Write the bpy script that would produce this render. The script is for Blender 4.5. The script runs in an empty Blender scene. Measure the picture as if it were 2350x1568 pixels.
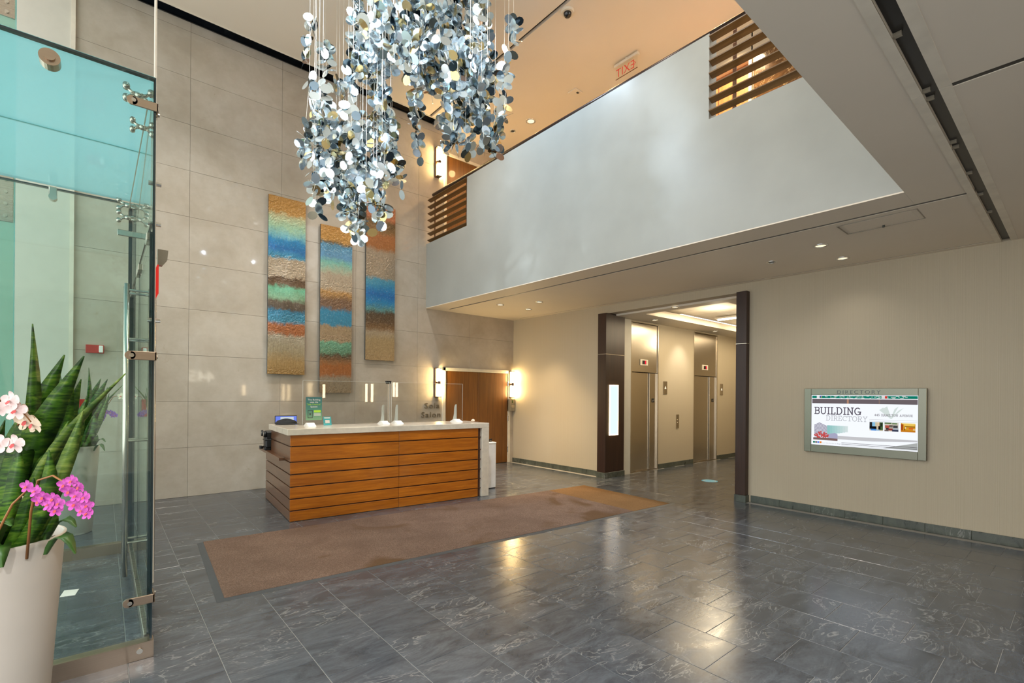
import bpy, bmesh, math, random
from mathutils import Vector, Matrix
random.seed(7)
S = bpy.context.scene
COL = S.collection
PI = math.pi

# ------------------------------------------------------------------ camera
TH, RO, FPX, VY0, EYE = 0.70027, 0.008, 1113.0, 907.6, 1.6
FW = Vector((math.sin(TH), math.cos(TH), 0))
R0 = Vector((math.cos(TH), -math.sin(TH), 0))
U0 = Vector((0, 0, 1))
RT = R0 * math.cos(RO) + U0 * math.sin(RO)
UP = U0 * math.cos(RO) - R0 * math.sin(RO)
CAM = Vector((0, 0, EYE))
cd = bpy.data.cameras.new('camera')
cam = bpy.data.objects.new('camera', cd)
COL.objects.link(cam)
cd.sensor_width = 36
cd.lens = 36 * FPX / 2350
cd.shift_y = (VY0 - 784) / 2350
cd.clip_start = 0.05
mw = Matrix((RT, UP, -FW)).transposed().to_4x4()
mw.translation = CAM
cam.matrix_world = mw
S.camera = cam

def project(p):
    q = Vector(p) - CAM
    d = q.dot(FW)
    if d < 0.2:
        return None
    return (1175 + FPX * q.dot(RT) / d, VY0 - FPX * q.dot(UP) / d, d)

# ------------------------------------------------------------------ view, world, light
S.view_settings.view_transform = 'Standard'
S.view_settings.look = 'None'
S.view_settings.exposure = 0.85
S.view_settings.gamma = 1.0
S.view_settings.use_curve_mapping = False
S.cycles.max_bounces = 10
S.cycles.diffuse_bounces = 5
S.cycles.glossy_bounces = 4
S.cycles.transparent_max_bounces = 16
S.cycles.transmission_bounces = 6
S.cycles.caustics_reflective = False
S.cycles.caustics_refractive = False
S.cycles.sample_clamp_indirect = 4.0
S.cycles.use_denoising = True

W = bpy.data.worlds.new('world')
S.world = W
W.use_nodes = True
W.node_tree.nodes['Background'].inputs[0].default_value = (0.98, 0.97, 0.95, 1)
W.node_tree.nodes['Background'].inputs[1].default_value = 1.45

def light(name, kind, loc, power, color, aim=None, size=0.1, angle=100, blend=0.6, shape=None, size_y=None):
    d = bpy.data.lights.new(name, kind)
    d.energy = power
    d.color = color
    if kind == 'AREA':
        d.size = size
        if shape:
            d.shape = shape
        if size_y:
            d.shape = 'RECTANGLE'
            d.size_y = size_y
    elif kind == 'SPOT':
        d.spot_size = math.radians(angle)
        d.spot_blend = blend
        d.shadow_soft_size = size
    else:
        d.shadow_soft_size = size
    o = bpy.data.objects.new(name, d)
    COL.objects.link(o)
    o.location = loc
    if aim is not None:
        v = Vector(aim) - Vector(loc)
        o.rotation_euler = v.to_track_quat('-Z', 'Y').to_euler()
    return o

WARM = (1.0, 0.74, 0.44)
WARM2 = (1.0, 0.62, 0.28)
NEUT = (1.0, 0.93, 0.83)
COOL = (0.82, 0.92, 1.0)
# recessed downlights over the walkway under the balcony
for (x, y) in ((6.0, 7.5), (6.75, 7.5), (6.35, 6.75)):
    light('downlight_beam', 'SPOT', (x, y, 3.33), 135, WARM, (x, y, 0), 0.06, 84, 0.9)
for (x, y) in ((6.28, 1.98), (7.05, 1.98), (6.6, 2.64)):
    light('downlight_beam', 'SPOT', (x, y, 3.27), 5, NEUT, (x, y, 0), 0.06, 130, 0.9)
# downlights of the upper walkway
for (x, y) in ((6.72, 7.44), (6.0, 2.9), (6.0, 5.0)):
    light('upper_downlight_beam', 'SPOT', (x, y, 7.2), 110, WARM2, (x, y, 4.6), 0.08, 150, 0.8)
# wall washer on the lit upper corridor wall
light('upper_wall_wash', 'SPOT', (6.7, 3.5, 7.15), 160, WARM, (7.5, 3.6, 6.1), 0.05, 75, 0.7)
# elevator lobby: ceiling panels
light('lobby_panel_light', 'AREA', (9.6, 4.9, 3.30), 26, (1.0, 0.80, 0.52), (9.6, 4.9, 0), 2.6, size_y=1.0)
light('lobby_panel_light', 'AREA', (12.6, 4.9, 3.30), 22, (1.0, 0.80, 0.52), (12.6, 4.9, 0), 2.6, size_y=1.0)
for x in (9.3, 11.6):
    light('lobby_lamp_glow', 'POINT', (x, 4.75, 3.05), 12, (1.0, 0.84, 0.58), None, 0.12)
light('lobby_spot_beam', 'SPOT', (10.2, 5.55, 3.14), 26, NEUT, (10.2, 6.2, 1.5), 0.05, 80, 0.9)
# unseen fill beams added under the atrium ceiling, without fixtures
for (x, y) in ((1.2, 3.2), (3.8, 3.2), (1.2, 6.8), (3.8, 6.8)):
    light('atrium_fill_beam', 'SPOT', (x, y, 7.2), 170, NEUT, (x, y, 0), 0.1, 110, 0.8)
# unseen spots added to brighten the chandelier and the balcony front
light('chandelier_fill_spot', 'SPOT', (3.75, 5.2, 7.2), 330, (0.68, 0.84, 1.0), (5.15, 5.2, 5.2), 0.12, 95, 1.0)
light('chandelier_fill_spot', 'SPOT', (1.25, 4.7, 6.5), 330, (0.70, 0.85, 1.0), (5.15, 4.9, 4.9), 0.09, 60, 0.9)
light('chandelier_fill_spot', 'SPOT', (1.2, 2.2, 7.1), 420, COOL, (2.5, 5.0, 4.7), 0.06, 48, 0.7)
light('chandelier_fill_spot', 'SPOT', (0.3, 4.6, 7.1), 360, COOL, (2.3, 5.0, 4.5), 0.06, 48, 0.7)
# fill beams added out of view, around and behind the camera
for (x, y) in ((-0.9, -0.6), (0.5, -0.9), (-0.9, -2.4), (0.5, -2.6)):
    light('entry_fill_beam', 'SPOT', (x, y, 3.25), 270, (0.93, 0.96, 1.0), (x, y, 0), 0.08, 150, 0.9)
for (x, y) in ((2.6, -1.2), (4.8, -1.2)):
    light('entry_fill_beam', 'SPOT', (x, y, 3.25), 12, NEUT, (x, y, 0), 0.08, 140, 0.9)

# ------------------------------------------------------------------ materials
def lin(c):
    out = []
    for v in c:
        v = v / 255.0
        out.append(v / 12.92 if v <= 0.04045 else ((v + 0.055) / 1.055) ** 2.4)
    return tuple(out) + (1.0,)

class NT:
    def __init__(self, name):
        self.m = bpy.data.materials.new(name)
        self.m.use_nodes = True
        self.t = self.m.node_tree
        self.p = self.t.nodes['Principled BSDF']
        self.out = self.t.nodes['Material Output']
    def n(self, typ, **kw):
        nd = self.t.nodes.new(typ)
        for k, v in kw.items():
            setattr(nd, k, v)
        return nd
    def l(self, a, b):
        self.t.links.new(a, b)
    def coords(self, kind='Object', scale=(1, 1, 1)):
        tc = self.n('ShaderNodeTexCoord')
        mp = self.n('ShaderNodeMapping')
        mp.inputs['Scale'].default_value = scale
        self.l(tc.outputs[kind], mp.inputs[0])
        return mp.outputs[0]
    def noise(self, vec, scale, detail=4, rough=0.55, dist=0.0):
        nd = self.n('ShaderNodeTexNoise')
        nd.inputs['Scale'].default_value = scale
        nd.inputs['Detail'].default_value = detail
        nd.inputs['Roughness'].default_value = rough
        nd.inputs['Distortion'].default_value = dist
        self.l(vec, nd.inputs['Vector'])
        return nd.outputs[0]
    def ramp(self, fac, stops, interp='LINEAR'):
        r = self.n('ShaderNodeValToRGB')
        r.color_ramp.interpolation = interp
        e = r.color_ramp.elements
        while len(e) > 1:
            e.remove(e[-1])
        e[0].position, e[0].color = stops[0][0], stops[0][1]
        for p, c in stops[1:]:
            k = e.new(p)
            k.color = c
        self.l(fac, r.inputs[0])
        return r.outputs[0]
    def mix(self, fac, a, b, mode='MIX'):
        x = self.n('ShaderNodeMix', data_type='RGBA', blend_type=mode)
        for sock, v in ((x.inputs[0], fac), (x.inputs[6], a), (x.inputs[7], b)):
            if isinstance(v, (float, int)):
                sock.default_value = v
            elif isinstance(v, tuple):
                sock.default_value = v
            else:
                self.l(v, sock)
        return x.outputs[2]
    def math(self, op, a, b=0.0):
        x = self.n('ShaderNodeMath', operation=op)
        for sock, v in ((x.inputs[0], a), (x.inputs[1], b)):
            if isinstance(v, (float, int)):
                sock.default_value = v
            else:
                self.l(v, sock)
        return x.outputs[0]
    def bump(self, h, strength, dist=0.01):
        b = self.n('ShaderNodeBump')
        b.inputs['Strength'].default_value = strength
        b.inputs['Distance'].default_value = dist
        self.l(h, b.inputs['Height'])
        self.l(b.outputs[0], self.p.inputs['Normal'])
    def base(self, c):
        if isinstance(c, tuple):
            self.p.inputs['Base Color'].default_value = c
        else:
            self.l(c, self.p.inputs['Base Color'])
    def set(self, rough=0.5, metal=0.0, spec=0.5, coat=0.0):
        self.p.inputs['Roughness'].default_value = rough
        self.p.inputs['Metallic'].default_value = metal
        self.p.inputs['Specular IOR Level'].default_value = spec
        self.p.inputs['Coat Weight'].default_value = coat
        return self

def plain(name, c, rough=0.5, metal=0.0, spec=0.5, var=0.08, vscale=6.0, coat=0.0):
    k = NT(name)
    k.set(rough, metal, spec, coat)
    v = k.coords('Object')
    f = k.noise(v, vscale, 3)
    a = tuple(x * (1 - var) for x in lin(c)[:3]) + (1,)
    b = tuple(min(1, x * (1 + var)) for x in lin(c)[:3]) + (1,)
    k.base(k.ramp(f, [(0.3, a), (0.7, b)]))
    return k.m

def emit(name, c, strength, mixnoise=0.0):
    k = NT(name)
    e = k.n('ShaderNodeEmission')
    e.inputs[0].default_value = lin(c)
    e.inputs[1].default_value = strength
    k.l(e.outputs[0], k.out.inputs[0])
    return k.m

def stone_mat():
    k = NT('stone_limestone')
    k.set(0.045, 0, 0.42)
    g = k.n('ShaderNodeNewGeometry')
    oi = k.n('ShaderNodeObjectInfo')
    v = g.outputs['Position']
    f1 = k.noise(v, 1.3, 5, 0.6, 0.4)
    f2 = k.noise(v, 9.0, 5, 0.65)
    f3 = k.noise(v, 3.1, 6, 0.7, 1.2)
    c = k.ramp(f1, [(0.3, lin((176, 165, 149))), (0.5, lin((189, 179, 165))), (0.72, lin((199, 191, 179)))])
    c = k.mix(k.ramp(f2, [(0.35, (0.25,) * 3 + (1,)), (0.6, (0, 0, 0, 1))]), c, lin((170, 158, 142)))
    st = k.ramp(f3, [(0.66, (0, 0, 0, 1)), (0.78, (0.55,) * 3 + (1,))])
    c = k.mix(st, c, lin((152, 130, 96)))
    tone = k.math('MULTIPLY_ADD', oi.outputs['Random'], 0.07)
    k.t.nodes[tone.node.name].inputs[2].default_value = 0.95
    c = k.mix(1.0, c, tone, 'MULTIPLY')
    k.base(c)
    return k.m

def slate_mat(name, dark, lightc, rough):
    k = NT(name)
    k.set(rough, 0, 0.68)
    g = k.n('ShaderNodeNewGeometry')
    oi = k.n('ShaderNodeObjectInfo')
    ad = k.n('ShaderNodeVectorMath', operation='MULTIPLY_ADD')
    k.l(oi.outputs['Random'], ad.inputs[0])
    ad.inputs[1].default_value = (17, 31, 5)
    k.l(g.outputs['Position'], ad.inputs[2])
    v = ad.outputs[0]
    mp = k.n('ShaderNodeMapping')
    mp.inputs['Rotation'].default_value = (0, 0, 0.5)
    mp.inputs['Scale'].default_value = (1.0, 2.4, 1)
    k.l(v, mp.inputs[0])
    v = mp.outputs[0]
    f = k.noise(v, 2.2, 8, 0.68, 1.3)
    f2 = k.noise(v, 2.6, 4, 0.5, 2.2)
    f3 = k.noise(v, 38.0, 3, 0.6)
    c = k.ramp(f, [(0.32, lin(dark)), (0.7, lin(lightc))])
    ridge = k.math('ABSOLUTE', k.math('SUBTRACT', f2, 0.5))
    vein = k.ramp(ridge, [(0.0, (0.42,) * 3 + (1,)), (0.022, (0, 0, 0, 1))])
    gate = k.ramp(k.noise(v, 1.3, 3), [(0.48, (0, 0, 0, 1)), (0.62, (1, 1, 1, 1))])
    c = k.mix(k.mix(1.0, vein, gate, 'MULTIPLY'), c, lin((176, 176, 172)))
    c = k.mix(k.ramp(f3, [(0.35, (0.22,) * 3 + (1,)), (0.6, (0, 0, 0, 1))]), c, lin(dark))
    k.base(c)
    k.l(k.ramp(f, [(0.3, (rough - 0.05,) * 3 + (1,)), (0.75, (rough + 0.09,) * 3 + (1,))]), k.p.inputs['Roughness'])
    k.bump(f, 0.05, 0.01)
    return k.m

def wood_mat(name, c1, c2, axis, rough=0.35, coat=0.2, scale=1.0):
    k = NT(name)
    k.set(rough, 0, 0.5, coat)
    sc = {'x': (0.6, 9, 14), 'y': (9, 0.6, 14), 'z': (12, 12, 0.5)}[axis]
    g = k.n('ShaderNodeNewGeometry')
    oi = k.n('ShaderNodeObjectInfo')
    ad = k.n('ShaderNodeVectorMath', operation='MULTIPLY_ADD')
    k.l(oi.outputs['Random'], ad.inputs[0])
    ad.inputs[1].default_value = (3.1, 4.7, 2.3)
    k.l(g.outputs['Position'], ad.inputs[2])
    mp = k.n('ShaderNodeMapping')
    mp.inputs['Scale'].default_value = tuple(s * scale for s in sc)
    k.l(ad.outputs[0], mp.inputs[0])
    f = k.noise(mp.outputs[0], 2.4, 6, 0.62, 0.3)
    f2 = k.noise(mp.outputs[0], 11.0, 3, 0.6)
    c = k.ramp(f, [(0.3, lin(c1)), (0.68, lin(c2))])
    c = k.mix(k.ramp(f2, [(0.4, (0.3,) * 3 + (1,)), (0.6, (0, 0, 0, 1))]), c, lin(c1))
    tone = k.math('MULTIPLY_ADD', oi.outputs['Random'], 0.16)
    tone.node.inputs[2].default_value = 0.9
    c = k.mix(1.0, c, tone, 'MULTIPLY')
    k.base(c)
    k.bump(f2, 0.04, 0.002)
    return k.m

def ribbed_mat():
    k = NT('ribbed_vinyl')
    k.set(0.5, 0, 0.35)
    g = k.n('ShaderNodeNewGeometry')
    sx = k.n('ShaderNodeSeparateXYZ')
    k.l(g.outputs['Position'], sx.inputs[0])
    along = k.math('ADD', sx.outputs[0], sx.outputs[1])
    ph = k.math('SINE', k.math('MULTIPLY', along, 2 * PI / 0.016))
    cv = k.n('ShaderNodeCombineXYZ')
    k.l(along, cv.inputs[0])
    n = k.noise(cv.outputs[0], 110.0, 2)
    c = k.ramp(n, [(0.3, lin((182, 170, 147))), (0.7, lin((192, 181, 159)))])
    k.base(c)
    k.bump(ph, 0.22, 0.002)
    return k.m

def steel_mat(name, c, rough, vertical=True):
    k = NT(name)
    k.set(rough, 1.0, 0.5)
    v = k.coords('Object', (60, 60, 0.8) if vertical else (0.8, 60, 60))
    f = k.noise(v, 3.0, 3)
    a = tuple(x * 0.95 for x in lin(c)[:3]) + (1,)
    k.base(k.ramp(f, [(0.3, a), (0.7, lin(c))]))
    k.l(k.ramp(f, [(0.3, (rough - 0.02,) * 3 + (1,)), (0.7, (rough + 0.03,) * 3 + (1,))]), k.p.inputs['Roughness'])
    k.bump(f, 0.006, 0.001)
    return k.m

def glass_mat(name, tint, refl=1.0, rough=0.0, haze=0.0, hazec=(190, 225, 225)):
    k = NT(name)
    tr = k.n('ShaderNodeBsdfTransparent')
    tr.inputs[0].default_value = tuple(tint) + (1,)
    gl = k.n('ShaderNodeBsdfGlossy')
    gl.inputs['Roughness'].default_value = rough
    gl.inputs[0].default_value = (0.92, 0.97, 0.97, 1)
    ge = k.n('ShaderNodeNewGeometry')
    dt = k.n('ShaderNodeVectorMath', operation='DOT_PRODUCT')
    k.l(ge.outputs['Incoming'], dt.inputs[0])
    k.l(ge.outputs['Normal'], dt.inputs[1])
    graz = k.math('POWER', k.math('SUBTRACT', 1.0, k.math('ABSOLUTE', dt.outputs['Value'])), 5.0)
    fres = k.math('ADD', k.math('MULTIPLY', graz, 0.9), 0.04)
    mx = k.n('ShaderNodeMixShader')
    k.l(k.math('MULTIPLY', fres, refl), mx.inputs[0])
    src = tr.outputs[0]
    if haze:
        df = k.n('ShaderNodeBsdfTranslucent')
        df.inputs[0].default_value = lin(hazec)
        d2 = k.n('ShaderNodeBsdfDiffuse')
        d2.inputs[0].default_value = lin(hazec)
        m0 = k.n('ShaderNodeMixShader')
        m0.inputs[0].default_value = 0.5
        k.l(df.outputs[0], m0.inputs[1])
        k.l(d2.outputs[0], m0.inputs[2])
        m1 = k.n('ShaderNodeMixShader')
        m1.inputs[0].default_value = haze
        k.l(tr.outputs[0], m1.inputs[1])
        k.l(m0.outputs[0], m1.inputs[2])
        src = m1.outputs[0]
    k.l(src, mx.inputs[1])
    k.l(gl.outputs[0], mx.inputs[2])
    k.l(mx.outputs[0], k.out.inputs[0])
    return k.m

def art_mat(name, stops, z0, z1, seed):
    k = NT(name)
    k.set(0.3, 0.15, 0.6)
    g = k.n('ShaderNodeNewGeometry')
    sx = k.n('ShaderNodeSeparateXYZ')
    k.l(g.outputs['Position'], sx.inputs[0])
    mp = k.n('ShaderNodeMapping')
    mp.inputs['Location'].default_value = (seed, seed * 2, 0)
    k.l(g.outputs['Position'], mp.inputs[0])
    n = k.noise(mp.outputs[0], 5.5, 8, 0.75, 0.6)
    t = k.math('DIVIDE', k.math('SUBTRACT', z1, sx.outputs[2]), z1 - z0)
    t = k.math('ADD', t, k.math('MULTIPLY', k.math('SUBTRACT', n, 0.5), 0.10))
    c = k.ramp(t, [(p, lin(cc)) for p, cc in stops])
    n2 = k.noise(mp.outputs[0], 34, 6, 0.75, 0.8)
    c = k.mix(k.ramp(n2, [(0.34, (0.42,) * 3 + (1,)), (0.52, (0, 0, 0, 1))]), c, lin((74, 62, 46)))
    c = k.mix(k.ramp(n2, [(0.56, (0, 0, 0, 1)), (0.74, (0.45,) * 3 + (1,))]), c, lin((226, 214, 184)))
    k.base(c)
    mpv = k.n('ShaderNodeMapping')
    mpv.inputs['Scale'].default_value = (34, 1, 3.2)
    k.l(g.outputs['Position'], mpv.inputs[0])
    vs = k.noise(mpv.outputs[0], 1.6, 3, 0.5, 0.4)
    wv = k.n('ShaderNodeTexWave', wave_type='RINGS')
    wv.inputs['Scale'].default_value = 7
    wv.inputs['Distortion'].default_value = 9
    wv.inputs['Detail'].default_value = 2
    wv.inputs['Detail Scale'].default_value = 2.5
    k.l(mp.outputs[0], wv.inputs[0])
    h = k.mix(k.ramp(k.math('FRACT', k.math('MULTIPLY', t, 3.1)), [(0.45, (0, 0, 0, 1)), (0.55, (1, 1, 1, 1))]), wv.outputs[0], vs)
    h = k.mix(0.4, h, n2)
    k.bump(h, 0.6, 0.014)
    return k.m

MAT = {}
MAT['stone'] = stone_mat()
MAT['slate'] = slate_mat('slate_tile', (51, 55, 61), (88, 94, 101), 0.21)
MAT['slate_base'] = slate_mat('slate_baseboard', (58, 64, 58), (92, 98, 88), 0.3)
MAT['grout'] = plain('grout', (150, 148, 142), 0.8)
MAT['ribbed'] = ribbed_mat()
MAT['plaster'] = plain('balcony_plaster', (158, 160, 155), 0.34, 0, 0.4, 0.05, 1.6)
MAT['ceiling'] = plain('ceiling_paint', (226, 216, 200), 0.6, 0, 0.3, 0.02, 1.0)
MAT['white_wall'] = plain('painted_wall', (206, 203, 192), 0.55, 0, 0.3, 0.03)
MAT['beige'] = plain('beige_wall', (190, 180, 160), 0.55, 0, 0.3, 0.03)
MAT['trim_white'] = plain('trim_white', (222, 214, 198), 0.45)
MAT['black'] = plain('black_recess', (8, 8, 10), 0.35)
MAT['black_gloss'] = plain('black_glass_strip', (10, 14, 20), 0.05, 0, 0.8)
MAT['hatch_joint'] = plain('hatch_joint', (150, 142, 128), 0.6)
MAT['groove'] = plain('grey_reveal', (66, 68, 66), 0.6)
MAT['desk_wood'] = wood_mat('desk_veneer', (156, 82, 8), (200, 118, 28), 'x', 0.3, 0.3)
MAT['desk_side'] = wood_mat('desk_side_veneer', (92, 58, 36), (124, 84, 56), 'y', 0.28, 0.3)
MAT['desk_dark'] = wood_mat('desk_groove_wood', (58, 28, 10), (88, 46, 18), 'x', 0.4, 0.1)
MAT['desk_stone'] = plain('desk_stone', (214, 203, 186), 0.16, 0, 0.5, 0.07, 14)
MAT['door_wood'] = wood_mat('door_veneer', (98, 58, 14), (132, 84, 28), 'z', 0.38, 0.15)
MAT['dark_wood'] = wood_mat('column_veneer', (40, 21, 14), (60, 35, 24), 'z', 0.42, 0.0)
MAT['orange_wood'] = wood_mat('upper_door_veneer', (176, 104, 58), (206, 136, 84), 'z', 0.4, 0.1)
MAT['slat_wood'] = wood_mat('slat_veneer', (84, 60, 30), (120, 88, 46), 'y', 0.42, 0.1)
MAT['rail_dark'] = plain('rail_bronze', (52, 38, 34), 0.32, 0.4)
MAT['post_bronze'] = plain('post_bronze', (120, 84, 60), 0.35, 0.4)
MAT['steel'] = steel_mat('brushed_steel', (206, 196, 180), 0.24)
MAT['steel_h'] = steel_mat('brushed_steel_horizontal', (176, 166, 152), 0.28, False)
MAT['sign_metal'] = steel_mat('sign_metal', (122, 122, 110), 0.32, False)
MAT['fitting'] = steel_mat('polished_fitting', (196, 190, 178), 0.2)
MAT['bronze_plate'] = steel_mat('warm_steel_plate', (178, 158, 138), 0.3, False)
MAT['letter_metal'] = plain('letter_metal', (150, 138, 118), 0.35, 0.5)
MAT['chrome'] = plain('chrome', (225, 228, 230), 0.07, 1.0, 0.5, 0.01)
MAT['glass'] = glass_mat('vestibule_glass', (0.90, 0.965, 0.95), 0.8)
MAT['glass_roof'] = glass_mat('laminated_roof_glass', (0.76, 0.93, 0.95), 0.9, 0.03, 0.66, (190, 238, 246))
MAT['acrylic'] = glass_mat('acrylic', (0.97, 0.97, 0.96), 1.0)
MAT['acrylic_edge'] = plain('acrylic_edge', (206, 208, 200), 0.2)
MAT['glass_edge'] = plain('glass_edge', (10, 38, 42), 0.12, 0, 0.8)
MAT['glass_edge_light'] = plain('glass_edge_light', (120, 190, 188), 0.15, 0, 0.8)
MAT['fin_glass'] = glass_mat('fin_glass', (0.74, 0.92, 0.88), 0.8, 0.0, 0.18, (120, 180, 165))
MAT['rug'] = None
MAT['rubber'] = plain('rubber_border', (62, 66, 70), 0.45)
MAT['white_plastic'] = plain('white_plastic', (244, 242, 238), 0.35)
MAT['pot'] = plain('pot_white', (214, 204, 190), 0.38, 0, 0.4, 0.02)
MAT['soil'] = plain('bark_mulch', (70, 48, 34), 0.9, 0, 0.2, 0.6, 40)
MAT['black_plastic'] = plain('black_plastic', (20, 22, 24), 0.4)
MAT['red'] = plain('red_enamel', (176, 30, 30), 0.35)
MAT['white_paint'] = plain('white_paint', (235, 225, 218), 0.5)
MAT['grey_box'] = plain('grey_box', (150, 142, 126), 0.4, 0.3)
MAT['lamp'] = emit('sconce_glass_lit', (255, 218, 150), 48)
MAT['led'] = emit('led_bulb', (224, 240, 255), 900)
MAT['panel_light'] = emit('column_light_panel', (206, 230, 255), 0.75)
MAT['panel_glow'] = emit('column_light_edge', (255, 222, 168), 7)
MAT['tube'] = emit('lobby_tube_lamp', (255, 244, 214), 14)
MAT['lit_disc'] = emit('downlight_lens', (255, 236, 200), 0.7)
MAT['red_led'] = emit('red_led', (255, 40, 60), 0.8)
MAT['red_glow'] = emit('exit_red', (235, 60, 50), 0.45)
MAT['bar_lit'] = emit('bar_lamp_lit', (255, 226, 176), 12)
MAT['lit_sign'] = emit('lit_house_number', (255, 246, 225), 5)

def rug_mat(name, c1, c2, stain):
    k = NT(name)
    k.set(0.95, 0, 0.1)
    v = k.coords('Object')
    f = k.noise(v, 130, 2, 0.8)
    f2 = k.noise(v, 2.2, 4, 0.6, 0.5)
    f3 = k.noise(v, 1.25, 3, 0.5, 0.9)
    c = k.ramp(f, [(0.3, lin(c1)), (0.72, lin(c2))])
    c = k.mix(k.ramp(f2, [(0.35, (0.35,) * 3 + (1,)), (0.62, (0, 0, 0, 1))]), c, lin(c1))
    if stain:
        c = k.mix(k.ramp(f3, [(0.57, (0, 0, 0, 1)), (0.68, (0.75,) * 3 + (1,))]), c, lin((84, 62, 40)))
    k.base(c)
    k.bump(f, 0.5, 0.004)
    return k.m
MAT['rug'] = rug_mat('rug_pile', (78, 61, 52), (136, 114, 100), True)
MAT['rug_end'] = rug_mat('rug_end_band', (96, 72, 46), (136, 104, 70), False)

def leaf_mat(name, d, m, e):
    k = NT(name)
    k.set(0.38, 0, 0.45)
    v = k.coords('Object', (9, 9, 34))
    f = k.noise(v, 1.0, 4, 0.6, 1.6)
    f2 = k.noise(k.coords('Object'), 5, 2)
    c = k.ramp(f, [(0.38, lin(d)), (0.52, lin(m)), (0.7, lin(e))])
    c = k.mix(k.ramp(f2, [(0.35, (0.5,) * 3 + (1,)), (0.65, (0, 0, 0, 1))]), c, lin(d))
    k.base(c)
    return k.m
MAT['leaf'] = leaf_mat('snake_leaf', (30, 64, 16), (72, 118, 28), (128, 160, 54))
MAT['leaf_light'] = leaf_mat('snake_leaf_light', (58, 92, 30), (112, 140, 54), (160, 178, 84))
MAT['orchid_leaf'] = plain('orchid_leaf', (58, 96, 34), 0.4, 0, 0.5, 0.2)
MAT['stem'] = plain('orchid_stem', (150, 98, 50), 0.5)
MAT['magenta'] = plain('orchid_magenta', (188, 76, 164), 0.5, 0, 0.3, 0.4, 60)
MAT['cream'] = plain('orchid_cream', (236, 216, 190), 0.5, 0, 0.3, 0.1, 40)
MAT['pinkwhite'] = plain('orchid_pink_white', (232, 208, 204), 0.5, 0, 0.3, 0.15, 40)
MAT['violet'] = plain('orchid_violet', (146, 84, 178), 0.5, 0, 0.3, 0.2, 40)
MAT['lip'] = plain('orchid_lip', (196, 70, 70), 0.5)

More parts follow.
